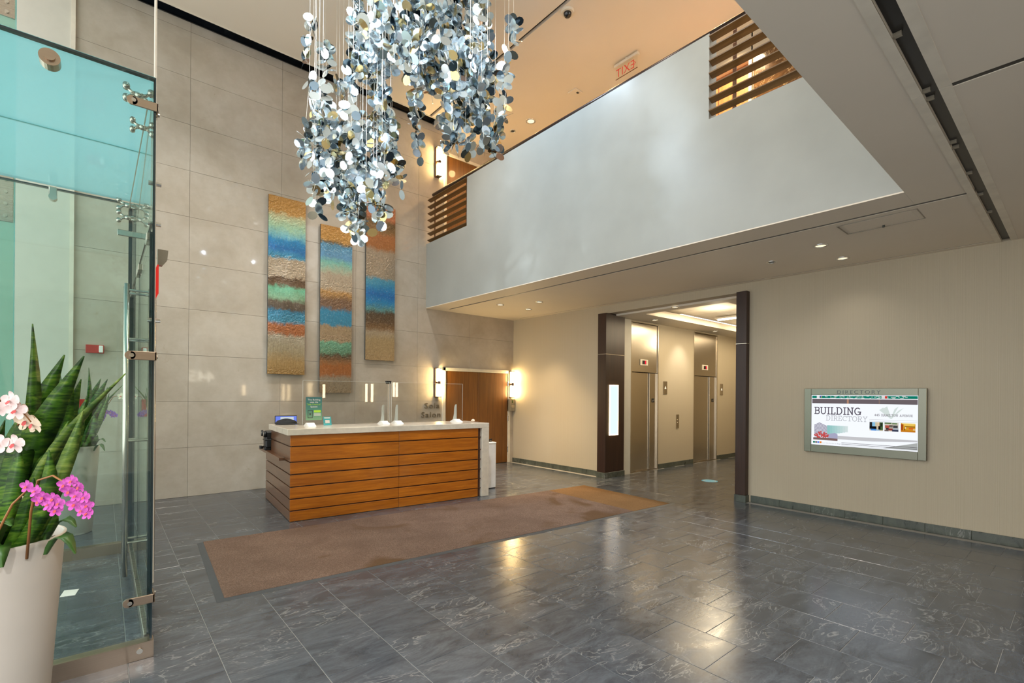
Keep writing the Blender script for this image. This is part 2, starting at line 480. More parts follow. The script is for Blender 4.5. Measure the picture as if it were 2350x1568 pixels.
# ------------------------------------------------------------------ mesh helpers
class MB:
    def __init__(self):
        self.v, self.f, self.mi, self.cur = [], [], [], 0
    def face(self, pts, mi=None):
        b = len(self.v)
        self.v += [tuple(p) for p in pts]
        self.f.append(tuple(range(b, b + len(pts))))
        self.mi.append(self.cur if mi is None else mi)
        return self
    def raw(self, verts, faces, mi=None):
        b = len(self.v)
        self.v += [tuple(p) for p in verts]
        for f in faces:
            self.f.append(tuple(i + b for i in f))
            self.mi.append(self.cur if mi is None else mi)
        return self
    def box(self, x0, x1, y0, y1, z0, z1, mi=None, M=None):
        vs = [(x0, y0, z0), (x1, y0, z0), (x1, y1, z0), (x0, y1, z0), (x0, y0, z1), (x1, y0, z1), (x1, y1, z1), (x0, y1, z1)]
        if M is not None:
            vs = [M @ Vector(p) for p in vs]
        self.raw(vs, [(0, 3, 2, 1), (4, 5, 6, 7), (0, 1, 5, 4), (1, 2, 6, 5), (2, 3, 7, 6), (3, 0, 4, 7)], mi)
        return self
    def bev(self, x0, x1, y0, y1, z0, z1, b=0.003, mi=None):
        bm = bmesh.new()
        bmesh.ops.create_cube(bm, size=1)
        for v in bm.verts:
            v.co = Vector(((x0 + x1) / 2 + v.co.x * (x1 - x0), (y0 + y1) / 2 + v.co.y * (y1 - y0), (z0 + z1) / 2 + v.co.z * (z1 - z0)))
        bmesh.ops.bevel(bm, geom=bm.edges[:], offset=b, segments=1, affect='EDGES', profile=0.5)
        bm.verts.index_update()
        self.raw([v.co.copy() for v in bm.verts], [[q.index for q in f.verts] for f in bm.faces], mi)
        bm.free()
        return self
    def cyl(self, p0, p1, r0, r1=None, n=12, caps=True, mi=None):
        r1 = r0 if r1 is None else r1
        p0, p1 = Vector(p0), Vector(p1)
        d = (p1 - p0).normalized()
        a = d.orthogonal().normalized()
        b = d.cross(a)
        vs = []
        for p, r in ((p0, r0), (p1, r1)):
            for i in range(n):
                t = 2 * PI * i / n
                vs.append(p + a * (r * math.cos(t)) + b * (r * math.sin(t)))
        fs = [(i, (i + 1) % n, n + (i + 1) % n, n + i) for i in range(n)]
        if caps:
            fs += [tuple(range(n - 1, -1, -1)), tuple(range(n, 2 * n))]
        self.raw(vs, fs, mi)
        return self
    def tube(self, pts, r, n=8, mi=None):
        pts = [Vector(p) for p in pts]
        rs = r if isinstance(r, (list, tuple)) else [r] * len(pts)
        vs, fs = [], []
        for i, p in enumerate(pts):
            d = (pts[min(i + 1, len(pts) - 1)] - pts[max(i - 1, 0)]).normalized()
            a = d.cross(Vector((0.31, 0.77, 0.55))).normalized()
            b = d.cross(a)
            for k in range(n):
                t = 2 * PI * k / n
                vs.append(p + a * (rs[i] * math.cos(t)) + b * (rs[i] * math.sin(t)))
        for i in range(len(pts) - 1):
            for k in range(n):
                fs.append((i * n + k, i * n + (k + 1) % n, (i + 1) * n + (k + 1) % n, (i + 1) * n + k))
        fs += [tuple(range(n - 1, -1, -1)), tuple(range((len(pts) - 1) * n, len(pts) * n))]
        self.raw(vs, fs, mi)
        return self
    def lathe(self, prof, c, n=40, mi=None, closed=False):
        vs, fs = [], []
        for (r, z) in prof:
            for k in range(n):
                t = 2 * PI * k / n
                vs.append((c[0] + r * math.cos(t), c[1] + r * math.sin(t), c[2] + z))
        for i in range(len(prof) - 1):
            for k in range(n):
                fs.append((i * n + k, i * n + (k + 1) % n, (i + 1) * n + (k + 1) % n, (i + 1) * n + k))
        self.raw(vs, fs, mi)
        return self
    def sphere(self, c, r, sub=1, mi=None):
        bm = bmesh.new()
        bmesh.ops.create_icosphere(bm, subdivisions=sub, radius=r)
        bm.verts.index_update()
        self.raw([v.co + Vector(c) for v in bm.verts], [[q.index for q in f.verts] for f in bm.faces], mi)
        bm.free()
        return self
    def build(self, name, mats, parent=None, smooth=False, origin=None):
        """verts are in world (or, with a turned parent, in the parent's own) coordinates"""
        if origin is None:
            if parent is not None:
                origin = Vector((0, 0, 0)) if parent.get('local') else wloc(parent)
            else:
                xs = [p[0] for p in self.v]; ys = [p[1] for p in self.v]; zs = [p[2] for p in self.v]
                origin = Vector(((min(xs) + max(xs)) / 2, (min(ys) + max(ys)) / 2, min(zs)))
        origin = Vector(origin)
        me = bpy.data.meshes.new(name)
        me.from_pydata([tuple(Vector(p) - origin) for p in self.v], [], self.f)
        if not isinstance(mats, (list, tuple)):
            mats = [mats]
        for m in mats:
            me.materials.append(m)
        if len(mats) > 1:
            me.polygons.foreach_set('material_index', self.mi)
        if smooth:
            me.polygons.foreach_set('use_smooth', [True] * len(me.polygons))
        me.update()
        o = bpy.data.objects.new(name, me)
        COL.objects.link(o)
        if parent is not None:
            o.parent = parent
            if not parent.get('local'):
                o.location = origin - wloc(parent)
            else:
                o['local'] = 1
        else:
            o.location = origin
        return o

def wloc(o):
    p = Vector(o.location)
    while o.parent is not None:
        o = o.parent
        p = p + Vector(o.location)
    return p

def B(*a, **k):
    return MB().box(*a, **k)

def tag(o, label, cat, group=None, kind=None):
    o['label'] = label
    o['category'] = cat
    if group:
        o['group'] = group
    if kind:
        o['kind'] = kind
    return o

def thing(name, label, cat, loc, group=None, rotz=None):
    o = bpy.data.objects.new(name, None)
    COL.objects.link(o)
    o.empty_display_size = 0.1
    o.location = loc
    if rotz is not None:
        o.rotation_euler = (0, 0, rotz)
        o['local'] = 1
    return tag(o, label, cat, group)

def structure(o):
    o['kind'] = 'structure'
    return o

def copy_tree(o, parent=None):
    c = o.copy()
    COL.objects.link(c)
    if parent is not None:
        c.parent = parent
    for ch in list(o.children):
        copy_tree(ch, c)
    return c

FACE_SOUTH = Matrix(((1, 0, 0), (0, 0, -1), (0, 1, 0)))      # text on a wall seen looking +Y
FACE_WEST = Matrix(((0, 0, -1), (-1, 0, 0), (0, 1, 0)))      # text on a wall seen looking +X
FACE_EAST = Matrix(((0, 0, 1), (1, 0, 0), (0, 1, 0)))        # text seen looking -X
FACE_NORTH = Matrix(((-1, 0, 0), (0, 0, 1), (0, 1, 0)))      # text seen looking -Y

def text(name, s, size, loc, face, mat, parent, extrude=0.0, spacing=1.0, align='CENTER', sx=1.0, bevel=0.0):
    cu = bpy.data.curves.new(name, 'FONT')
    cu.body = s
    cu.size = size
    cu.extrude = extrude
    cu.bevel_depth = bevel
    cu.space_character = spacing
    cu.align_x = align
    cu.materials.append(mat)
    o = bpy.data.objects.new(name, cu)
    COL.objects.link(o)
    tm = bpy.data.meshes.new_from_object(o.evaluated_get(bpy.context.evaluated_depsgraph_get()))
    bpy.data.objects.remove(o)
    tm.name = name
    o = bpy.data.objects.new(name, tm)
    COL.objects.link(o)
    m = face.to_4x4() @ Matrix.Diagonal((sx, 1, 1, 1))
    base = Vector((0, 0, 0))
    if parent is not None:
        o.parent = parent
        if not parent.get('local'):
            base = wloc(parent)
    m.translation = Vector(loc) - base
    o.matrix_basis = m
    return o

# ------------------------------------------------------------------ key planes
YW, XR, XB, ZU = 8.95, 7.56, 5.15, 7.27
def zc(y):                                   # underside of the low ceiling
    return 3.405 - 0.0085 * (8.95 - y)

# ------------------------------------------------------------------ floor
fl = structure(B(-4.0, 15.0, -5.0, 9.3, -0.20, -0.003).build('floor', MAT['grout'], origin=(0, 0, 0)))
TW, TL, GAP = 0.43, 0.44, 0.0035
def tile_mesh():
    m = MB()
    a, b, z, e = TW / 2 - GAP / 2, TL / 2 - GAP / 2, 0.0, 0.0015
    vs = [(-a, -b, -0.02), (a, -b, -0.02), (a, b, -0.02), (-a, b, -0.02), (-a, -b, z - e), (a, -b, z - e), (a, b, z - e), (-a, b, z - e),
          (-a + e, -b + e, z), (a - e, -b + e, z), (a - e, b - e, z), (-a + e, b - e, z)]
    fs = [(0, 1, 5, 4), (1, 2, 6, 5), (2, 3, 7, 6), (3, 0, 4, 7), (4, 5, 9, 8), (5, 6, 10, 9), (6, 7, 11, 10), (7, 4, 8, 11), (8, 9, 10, 11)]
    return vs, fs
tv, tf = tile_mesh()
cand = []
for k in range(-7, 32):
    x = 0.98 + TW * (k + 0.5)
    off = 0.34 if k % 2 else 0.56
    for j in range(-12, 21):
        y = off + TL * (j + 0.5)
        if x > XR and not (3.2 < y < 6.15):
            continue
        if y > 8.9:
            if y - TL / 2 > 8.9:
                continue
        vis = 0
        p = project((x, y, 0))
        if p and -150 < p[0] < 2500 and p[1] < 1700 and x > -1.4:
            vis = 1.0 / (p[2] ** 3)
            if x > XR and p[0] > 1700:
                vis = 0
            if 1.95 < x < 4.7 and 6.4 < y < 8.0:
                vis = 0
            if 0.9 < x < 6.3 and 4.6 < y < 5.6:
                vis = 0
        cand.append((vis, x, y))
cand.sort(key=lambda c: -c[0])
me = bpy.data.meshes.new('tile')
me.from_pydata(tv, [], tf)
me.materials.append(MAT['slate'])
rest = MB()
for i, (vis, x, y) in enumerate(cand):
    if i < 290 and vis > 0:
        o = bpy.data.objects.new('tile', me)
        COL.objects.link(o)
        o.parent = fl
        o.location = (x, y, 0)
    else:
        rest.raw([(a + x, b + y, c) for a, b, c in tv], tf)
ro = rest.build('tiles', MAT['slate'], fl)
ro['kind'] = 'stuff'

# ------------------------------------------------------------------ stone wall at the back
wb = structure(B(-0.33, 7.75, YW, YW + 0.3, -0.02, 7.9).build('wall_back', MAT['grout'], origin=(0, YW, 0)))
HOLES = [(5.62, 7.40, -0.1, 2.17), (5.60, 6.55, 4.5, 6.80)]
def clip(rects, h):
    out = []
    for (a, b, c, d) in rects:
        x0, x1, z0, z1 = h
        if x1 <= a or x0 >= b or z1 <= c or z0 >= d:
            out.append((a, b, c, d))
            continue
        if a < x0: out.append((a, x0, c, d))
        if x1 < b: out.append((x1, b, c, d))
        m0, m1 = max(a, x0), min(b, x1)
        if c < z0: out.append((m0, m1, c, z0))
        if z1 < d: out.append((m0, m1, z1, d))
    return out
xs = [-0.325, 1.0, 2.32, 3.64, 4.96, 6.28, 7.60]
zs = [0.0, 0.755, 1.465, 2.18, 2.89, 3.60, 4.31, 5.02, 5.73, 6.45, 7.16, 7.9]
for i in range(6):
    for j in range(11):
        rr = [(xs[i] + 0.0015, xs[i + 1] - 0.0015, zs[j] + 0.0015, zs[j + 1] - 0.0015)]
        for h in HOLES:
            rr = [q for r in rr for q in clip([r], h)]
        m = MB()
        dy = random.uniform(-0.0008, 0.0008)
        for (a, b, c, d) in rr:
            m.bev(a, b, YW - 0.02 + dy, YW + 0.01, c, d, 0.0012)
        if m.v:
            m.build('stone_panel', MAT['stone'], wb)
# plain painted wall left of the stone
wl = structure(B(-2.2, -0.36, 8.90, 9.2, -0.02, 7.9).build('wall_left', MAT['white_wall'], origin=(-1, 8.9, 0)))
structure(B(-0.362, -0.318, 8.885, 9.0, 0, 7.9).build('trim_1', MAT['trim_white']))

# ------------------------------------------------------------------ ceilings
uc = structure(B(-2.2, 5.03, 1.0, 8.66, ZU, ZU + 0.12).build('ceiling', MAT['ceiling'], origin=(2, 5, ZU)))
structure(B(5.09, 7.8, 0.9, 8.66, ZU, ZU + 0.12).build('ceiling_upper', MAT['ceiling'], origin=(6.4, 5, ZU)))
structure(B(5.02, 5.10, 1.0, 8.66, ZU + 0.05, ZU + 0.1).build('trim_2', MAT['black'], origin=(5.06, 5, ZU)))
sl = structure(B(-2.2, 5.30, 8.655, 8.94, ZU + 0.10, ZU + 0.14).build('trim_3', MAT['black_gloss'], origin=(2, 8.8, ZU)))
# black glossy band along the wall head with a light edge bead
B(-2.2, 5.30, 8.905, 8.928, 7.30, 7.37).build('slot_band', MAT['black_gloss'], sl)
B(-2.2, 5.30, 8.645, 8.66, ZU - 0.012, ZU + 0.02).build('edge_bead', MAT['trim_white'], sl)
B(5.30, 7.8, 8.66, 8.95, ZU, ZU + 0.12).build('infill', MAT['ceiling'], sl)

def slab_quad(m, x0, x1, y0, y1, t=0.12):
    m.raw([(x0, y0, zc(y0)), (x1, y0, zc(y0)), (x1, y1, zc(y1)), (x0, y1, zc(y1)),
           (x0, y0, zc(y0) + t), (x1, y0, zc(y0) + t), (x1, y1, zc(y1) + t), (x0, y1, zc(y1) + t)],
          [(0, 3, 2, 1), (4, 5, 6, 7), (0, 1, 5, 4), (1, 2, 6, 5), (2, 3, 7, 6), (3, 0, 4, 7)])
# low ceiling: entrance side (Y below the slot), strip between slot and void, strip under the balcony
SY0, SY1 = 0.545, 0.615          # the black slot
m = MB()
slab_quad(m, -2.2, 3.55, -5.0, SY0)
slab_quad(m, 3.595, 9.5, -5.0, SY0)
slab_quad(m, -2.2, 5.54, SY1, 1.004)
slab_quad(m, 5.1505, 5.54, 1.005, 8.94)
slab_quad(m, 5.59, 7.44, SY1, 8.94)
slab_quad(m, 7.465, 9.5, SY1, 8.94)
slab_quad(m, 5.54, 5.59, 8.68, 8.94)
slab_quad(m, 7.44, 7.465, 8.6, 8.94)
lc = structure(m.build('ceiling_lower', MAT['ceiling'], origin=(5, 3, 3.35)))
def black_tray(name, x0, x1, y0, y1, mat, up=.004):
    mm = MB()
    za, zb = zc(y0) + up, zc(y1) + up
    mm.raw([(x0, y0, za), (x1, y0, za), (x1, y1, zb), (x0, y1, zb), (x0, y0, za + .05), (x1, y0, za + .05), (x1, y1, zb + .05), (x0, y1, zb + .05)],
           [(0, 3, 2, 1), (4, 5, 6, 7), (0, 1, 5, 4), (1, 2, 6, 5), (2, 3, 7, 6), (3, 0, 4, 7)])
    return structure(mm.build(name, mat))
t4 = black_tray('trim_4', -2.2, XR, SY0 - .01, SY1 + .01, MAT['black'], .026)
t5 = black_tray('trim_5', 3.54, 3.605, -5, SY0, MAT['black'])
t6 = black_tray('trim_6', 5.535, 5.595, SY1, 8.69, MAT['black'])
t7 = black_tray('trim_7', 7.435, 7.47, SY1, 8.62, MAT['groove'])
# flanges beside the slot and small hangers inside it
for (a, b) in ((SY0 - 0.055, SY0), (SY1, SY1 + 0.05)):
    for (xa, xb) in ((-2.2, 0.7), (0.705, 2.15), (2.155, 3.56), (3.565, 5.2), (5.205, 7.54)):
        B(xa, xb, a, b, zc(0.6) - 0.004, zc(0.6) + 0.004).build('slot_flange', MAT['trim_white'], t4)
for x in (0.4, 1.3, 2.9, 3.55, 3.66, 4.4, 4.5, 5.1, 5.7, 6.3):
    B(x, x + 0.02, SY0 + 0.035, SY1, zc(0.6) + 0.005, zc(0.6) + 0.025).build('hanger_clip', MAT['grey_box'], t4)

# void edge fascia above the low ceiling
fr = MB()
fr.box(-2.2, XB, 0.80, 1.003, zc(1.0) + 0.11, 7.5)
structure(fr.build('wall_front', MAT['white_wall'], origin=(2, 1, 3.4)))

# ------------------------------------------------------------------ balcony
NB0, NB1 = 4.72, 5.66            # railing notch floor and parapet top
m = MB()
def bal(m, y0, y1, z0, z1):
    za, zb = (zc(y0) + 0.012, zc(y1) + 0.012) if z0 is None else (z0, z0)
    vs = [(XB, y0, za), (XB + .16, y0, za), (XB + .16, y1, zb), (XB, y1, zb), (XB, y0, z1), (XB + .16, y0, z1), (XB + .16, y1, z1), (XB, y1, z1)]
    m.raw(vs, [(0, 3, 2, 1), (4, 5, 6, 7), (0, 1, 5, 4), (1, 2, 6, 5), (2, 3, 7, 6), (3, 0, 4, 7)])
bal(m, 1.005, 2.74, None, NB0 - 0.02)
bal(m, 2.74, 7.46, None, NB1)
bal(m, 7.46, 8.93, None, NB0 + 0.03)
bw = structure(m.build('wall_balcony', MAT['plaster'], origin=(XB, 5, 3.4)))
structure(B(5.31, 7.9, 0.9, 8.94, 4.35, 4.63).build('floor_upper', MAT['beige'], origin=(6.5, 5, 4.35)))

# railing: handrail, posts, brown slats
rail = thing('balcony_railing', 'dark bronze handrail with brown horizontal slats along the white upper balcony', 'railing', (XB + 0.08, 5.0, 4.72))
MB().tube([(XB + 0.07, 1.02, 5.68), (XB + 0.07, 8.78, 5.75)], 0.034, 10).build('handrail', MAT['rail_dark'], rail, True)
for y in (2.49, 8.72, 7.57):
    MB().bev(XB + 0.07, XB + 0.085, y - 0.02, y + 0.02, 4.68, 5.72, 0.002).build('post', MAT['post_bronze'], rail)
for y in (3.88, 5.06, 6.45):
    MB().bev(XB + 0.065, XB + 0.08, y - 0.012, y + 0.012, 5.6, 5.72, 0.002).build('post', MAT['steel'], rail)
for (ya, yb, zlist) in ((1.02, 2.735, [4.755 + 0.139 * i for i in range(7)]), (7.47, 8.86, [4.775 + 0.139 * i for i in range(7)])):
    for z in zlist:
        vs = [(XB - 0.02, ya, z + .026), (XB + 0.06, ya, z), (XB + 0.06, ya, z + 0.012), (XB - 0.02, ya, z + 0.038)]
        vs += [(x, yb, zz) for x, _, zz in vs]
        MB().raw(vs, [(0, 1, 2, 3), (7, 6, 5, 4), (0, 4, 5, 1), (1, 5, 6, 2), (2, 6, 7, 3), (3, 7, 4, 0)]).build('slat', MAT['slat_wood'], rail)
        for y in ((2.47, 2.0) if yb < 5 else (7.6, 8.74)):
            MB().box(XB + 0.03, XB + 0.075, y - 0.01, y + 0.01, z + 0.01, z + 0.04).build('slat_bracket', MAT['post_bronze'], rail)

# upper corridor walls
uw = structure(B(7.5, 7.8, 3.98, 8.94, 4.6, 7.4).build('wall_upper', MAT['beige'], origin=(7.5, 6, 4.6)))
structure(B(7.5, 7.8, 3.30, 3.98, 6.75, 7.4).build('wall_upper_header', MAT['beige'], origin=(7.5, 3.6, 6.7)))
structure(B(7.50, 7.8, 0.9, 3.32, 4.6, 7.4).build('wall_upper_right', MAT['beige'], origin=(7.5, 2, 4.6)))
d3 = structure(B(7.58, 7.62, 3.32, 3.97, 4.63, 6.75).build('door_3', MAT['orange_wood'], origin=(7.6, 3.6, 4.63)))
for (a, b) in ((3.30, 3.345), (3.94, 3.99)):
    B(7.47, 7.6, a, b, 4.63, 6.78).build('door_jamb', MAT['trim_white'], d3)
B(7.565, 7.58, 3.86, 3.875, 5.7, 6.6).build('door_seam', MAT['post_bronze'], d3)
def marble_mat():
    k = NT('brown_marble')
    k.set(0.12, 0, 0.5)
    g = k.n('ShaderNodeNewGeometry')
    f = k.noise(g.outputs['Position'], 2.4, 8, 0.7, 2.0)
    f2 = k.noise(g.outputs['Position'], 2.0, 6, 0.6, 3.0)
    c = k.ramp(f, [(0.3, lin((52, 36, 24))), (0.7, lin((112, 82, 50)))])
    r = k.math('ABSOLUTE', k.math('SUBTRACT', f2, 0.5))
    c = k.mix(k.ramp(r, [(0.0, (0.8,) * 3 + (1,)), (0.012, (0, 0, 0, 1))]), c, lin((220, 196, 150)))
    k.base(c)
    return k.m
MAT['marble'] = marble_mat()
mp_ = thing('marble_panel', 'dark brown veined marble wall panel behind the right balcony slats', 'panel', (7.5, 2.2, 4.63))
for (a, b) in ((0.95, 1.72), (1.725, 2.5), (2.505, 3.27)):
    MB().bev(7.46, 7.495, a, b, 4.64, 6.72, 0.003).build('marble_slab', MAT['marble'], mp_)

# ------------------------------------------------------------------ right wall with the portal
PZ = 3.225
m = MB()
m.box(XR, XR + 0.2, 6.24, YW, 0, 3.6)
m.box(XR, XR + 0.2, 3.42, 6.24, PZ, 3.6)
m.box(XR, XR + 0.2, 0.42, 3.42, 0, 3.6)
structure(m.build('wall_right', MAT['ribbed'], origin=(XR, 4, 0)))
structure(B(XR + 0.02, 9.5, 0.30, 0.419, 0, 3.6).build('wall_return', MAT['dark_wood'], origin=(8, .4, 0)))
structure(B(9.3, 9.5, -5.0, 0.3, 0, 3.6).build('wall_side', MAT['beige'], origin=(9.4, -2, 0)))
structure(B(-2.2, 9.5, -5.2, -5.0, 0, 3.6).build('wall_entry', MAT['beige'], origin=(3, -5, 0)))
def baseboard(name, pieces):
    o = None
    for i, (x0, x1, y0, y1) in enumerate(pieces):
        b = MB().bev(x0, x1, y0, y1, 0.0, 0.105, 0.002)
        if o is None:
            o = structure(b.build(name, MAT['slate_base']))
        else:
            b.build('base_tile', MAT['slate_base'], o)
def run(a, b, n):
    return [(a + (b - a) * i / n + 0.001, a + (b - a) * (i + 1) / n - 0.001) for i in range(n)]
baseboard('baseboard_right', [(XR - 0.012, XR + 0.005, a, b) for a, b in run(0.43, 3.30, 7)])
baseboard('baseboard_center', [(XR - 0.012, XR + 0.005, a, b) for a, b in run(6.26, 8.93, 6)])

# elevator lobby shell
EY = 6.11
m = MB()
m.box(7.76, 8.36, EY, EY + 0.25, 0, 3.5)
m.box(9.36, 10.86, EY, EY + 0.25, 0, 3.5)
m.box(12.0, 15.0, EY, EY + 0.25, 0, 3.5)
m.box(8.36, 9.36, EY, EY + 0.25, 3.16, 3.5)
m.box(10.86, 12.0, EY, EY + 0.25, 3.16, 3.5)
structure(m.build('wall_elevator', MAT['ribbed'], origin=(10, EY, 0)))
structure(B(7.76, 15, 3.05, 3.25, 0, 3.5).build('wall_lobby', MAT['ribbed'], origin=(10, 3.2, 0)))
structure(B(14.8, 15, 3.2, 6.2, 0, 3.5).build('wall_lobby_end', MAT['ribbed'], origin=(15, 5, 0)))
m = MB()
m.box(7.765, 15, 5.5, EY - .001, 3.19, 3.32)
m.box(7.765, 15, 3.26, 3.9, 3.19, 3.32)
m.box(7.765, 8.0, 3.9, 5.5, 3.19, 3.32)
structure(m.build('ceiling_lobby', MAT['ceiling'], origin=(10, 5, 3.2)))
cf = structure(B(7.9, 15, 3.7, 5.7, 3.40, 3.44).build('ceiling_coffer', MAT['groove'], origin=(10, 4.7, 3.4)))
for i in range(11):
    for j in range(3):
        x0, y0 = 7.95 + 0.62 * i, 3.80 + 0.60 * j
        MB().bev(x0 + .004, x0 + .616, y0 + .004, y0 + .596, 3.37, 3.40, 0.004).build('ceiling_tile', MAT['ceiling'], cf)
baseboard('baseboard_lobby', [(a, b, EY - 0.012, EY + .005) for a, b in ((9.385, 9.9), (9.902, 10.4), (10.402, 10.85), (12.02, 12.6), (12.602, 13.2))])
lt = thing('tube_light', 'bright linear ceiling light in the elevator lobby ceiling', 'ceiling light', (10.35, 5.0, 3.30))
B(10.36, 10.52, 4.55, 5.34, 3.325, 3.36).build('housing', MAT['trim_white'], lt)
MB().cyl((10.44, 4.6, 3.315), (10.44, 5.3, 3.315), 0.022, n=10).build('lamp_tube', MAT['tube'], lt, True)

# elevators
def elevator(x0, x1, label, tagz):
    e = thing('elevator', label, 'elevator', ((x0 + x1) / 2, EY, 0), 'elevators in the lobby')
    w = 0.03
    fm = MB()
    fm.bev(x0, x0 + w, EY - 0.012, EY + 0.12, 0.0, 3.15, 0.002)
    fm.bev(x1 - w, x1, EY - 0.012, EY + 0.12, 0.0, 3.15, 0.002)
    fm.bev(x0, x1, EY - 0.012, EY + 0.12, 3.15, 3.17, 0.002)
    fm.build('frame', MAT['steel'], e)
    MB().bev(x0 + w + .005, x1 - w - .005, EY + 0.005, EY + 0.03, 2.115, 3.145, 0.003).build('transom_panel', MAT['steel'], e)
    W_ = x1 - x0
    MB().bev(x0 + w, x0 + .24 * W_, EY + 0.02, EY + 0.05, 0.012, 2.105, 0.002).build('jamb_panel', MAT['steel'], e)
    MB().bev(x0 + .245 * W_, x0 + .70 * W_, EY + 0.045, EY + 0.07, 0.012, 2.105, 0.002).build('door_panel', MAT['steel'], e)
    MB().bev(x0 + .715 * W_, x1 - w, EY + 0.02, EY + 0.05, 0.012, 2.105, 0.002).build('jamb_panel', MAT['steel'], e)
    B(x0 + .70 * W_, x0 + .715 * W_, EY + 0.06, EY + 0.08, 0.01, 2.105).build('door_gap', MAT['black'], e)
    B(x0, x1, EY - 0.01, EY + 0.12, 0.0, 0.008).build('sill', MAT['steel_h'], e)
    B(x0, x1, EY + 0.10, EY + 0.13, 0.0, 3.165).build('light_block_backing', MAT['black'], e)  # black sheet added to stop outside light showing in the door gaps
    cx = x0 + .47 * W_
    ind = MB().bev(cx - .14, cx + .14, EY - 0.008, EY + 0.006, 2.26, 2.39, 0.004).build('floor_indicator', MAT['trim_white'], e)
    B(cx - .07, cx + .07, EY - 0.011, EY - 0.006, 2.285, 2.365).build('display', MAT['black'], ind)
    B(cx + .02, cx + .055, EY - 0.013, EY - 0.010, 2.29, 2.36).build('digit', MAT['red_led'], ind)
    px = x0 + .84 * W_
    pl = MB().bev(px - .045, px + .045, EY + 0.012, EY + 0.021, 1.47, 1.555, 0.002).build('floor_plate', MAT['black_plastic'], e)
    # plate digit with a small star: flat raised marks
    text('plate_digit', '1', 0.06, (px - .015, EY + 0.0105, 1.485), FACE_SOUTH, MAT['white_paint'], pl)
    text('plate_star', '*', 0.06, (px + .022, EY + 0.0105, 1.49), FACE_SOUTH, MAT['white_paint'], pl)
    return e
elevator(8.36, 9.36, 'nearer stainless steel elevator entrance beside the lit wood column', 0)
elevator(10.86, 12.0, 'farther stainless steel elevator entrance deeper in the lobby', 1)
for x, lab in ((9.635, 'steel hall lantern plate with lit up arrow, right of the nearer elevator'), (12.23, 'steel hall lantern plate with lit up arrow, right of the farther elevator')):
    h = thing('hall_lantern', lab, 'wall plate', (x, EY, 1.65), 'elevator lanterns')
    MB().bev(x - .075, x + .075, EY - .012, EY + .002, 1.65, 1.94, 0.003).build('plate', MAT['steel'], h)
    MB().raw([(x - .035, EY - .0135, 1.77), (x + .035, EY - .0135, 1.77), (x, EY - .0135, 1.84)], [(0, 1, 2)]).build('arrow', MAT['lit_disc'], h)
cb = thing('call_button_plate', 'narrow steel call button plate on the wall between the two elevators', 'wall plate', (10.16, EY, 0.88))
MB().bev(10.10, 10.21, EY - .012, EY + .002, 0.87, 1.19, 0.003).build('plate', MAT['steel'], cb)
for z in (1.0, 1.06):
    MB().cyl((10.155, EY - .018, z), (10.155, EY - .01, z), 0.018, n=12).build('button', MAT['fitting'], cb)

# wood columns of the portal
def column(y0, y1, label, lit):
    c = thing('wood_column', label, 'column', (7.75, (y0 + y1) / 2, 0))
    MB().bev(7.46, 8.05, y0, y1, 2.425, PZ - 0.005, 0.003).build('upper_panel', MAT['dark_wood'], c)
    MB().bev(7.46, 8.05, y0, y1, 0.105, 2.415, 0.003).build('lower_panel', MAT['dark_wood'], c)
    B(7.456, 8.054, y0 - .003, y1 + .003, 2.414, 2.426).build('metal_strip', MAT['steel_h'], c)
    MB().bev(7.445, 8.065, y0 - 0.012, y1 + 0.005, 0, 0.105, 0.002).build('base_tile', MAT['slate_base'], c)
    if lit:
        fr = MB()
        for (a, b, z0, z1) in ((7.575, 7.59, .83, 1.82), (7.83, 7.845, .83, 1.82), (7.59, 7.83, .83, .85), (7.59, 7.83, 1.80, 1.82)):
            fr.box(a, b, y0 - 0.012, y0 + .002, z0, z1)
        fr.build('light_edge', MAT['panel_glow'], c)
        B(7.59, 7.83, y0 - 0.008, y0 + .002, .85, 1.80).build('light_panel', MAT['panel_light'], c)
    return c
column(6.03, 6.235, 'dark wood column with a lit vertical light panel, left of the elevators', True)
column(3.34, 3.50, 'dark wood column with a metal strip, left end of the directory wall', False)
B(8.05, 8.30, 6.06, EY + .01, 0, 3.18).build('wall_nib', MAT['white_wall'])['kind'] = 'structure'

# ------------------------------------------------------------------ doors in the stone wall
d1 = structure(B(5.60, 7.42, YW - 0.005, YW + 0.02, 0, 2.18).build('door_1', MAT['black'], origin=(6.5, YW, 0)))
fm = MB()
fm.bev(5.56, 5.635, YW - 0.05, YW + 0.0, 0, 2.19, 0.003)
fm.bev(7.385, 7.45, YW - 0.05, YW + 0.0, 0, 2.19, 0.003)
fm.bev(5.56, 7.45, YW - 0.05, YW + 0.0, 2.12, 2.19, 0.003)
fm.build('door_frame', MAT['trim_white'], d1)
for (a, b) in ((5.64, 6.505), (6.52, 7.38)):
    MB().bev(a, b, YW - 0.03, YW - 0.006, 0.01, 2.115, 0.003).build('door_leaf', MAT['door_wood'], d1)
B(6.505, 6.52, YW - 0.032, YW - 0.015, 0.01, 2.115).build('meeting_strip', MAT['post_bronze'], d1)
for z in (0.32, 1.05, 1.88):
    for x in (5.635, 7.385):
        MB().cyl((x, YW - 0.045, z - .06), (x, YW - 0.045, z + .06), 0.012, n=10).build('hinge', MAT['fitting'], d1)
d2 = structure(B(5.60, 6.55, YW - 0.005, YW + 0.02, 4.63, 6.80).build('door_2', MAT['black'], origin=(6, YW, 4.63)))
fm = MB()
fm.bev(5.56, 5.625, YW - 0.05, YW, 4.63, 6.82, 0.003)
fm.bev(6.52, 6.585, YW - 0.05, YW, 4.63, 6.82, 0.003)
fm.bev(5.56, 6.585, YW - 0.05, YW, 6.76, 6.82, 0.003)
fm.build('door_frame', MAT['trim_white'], d2)
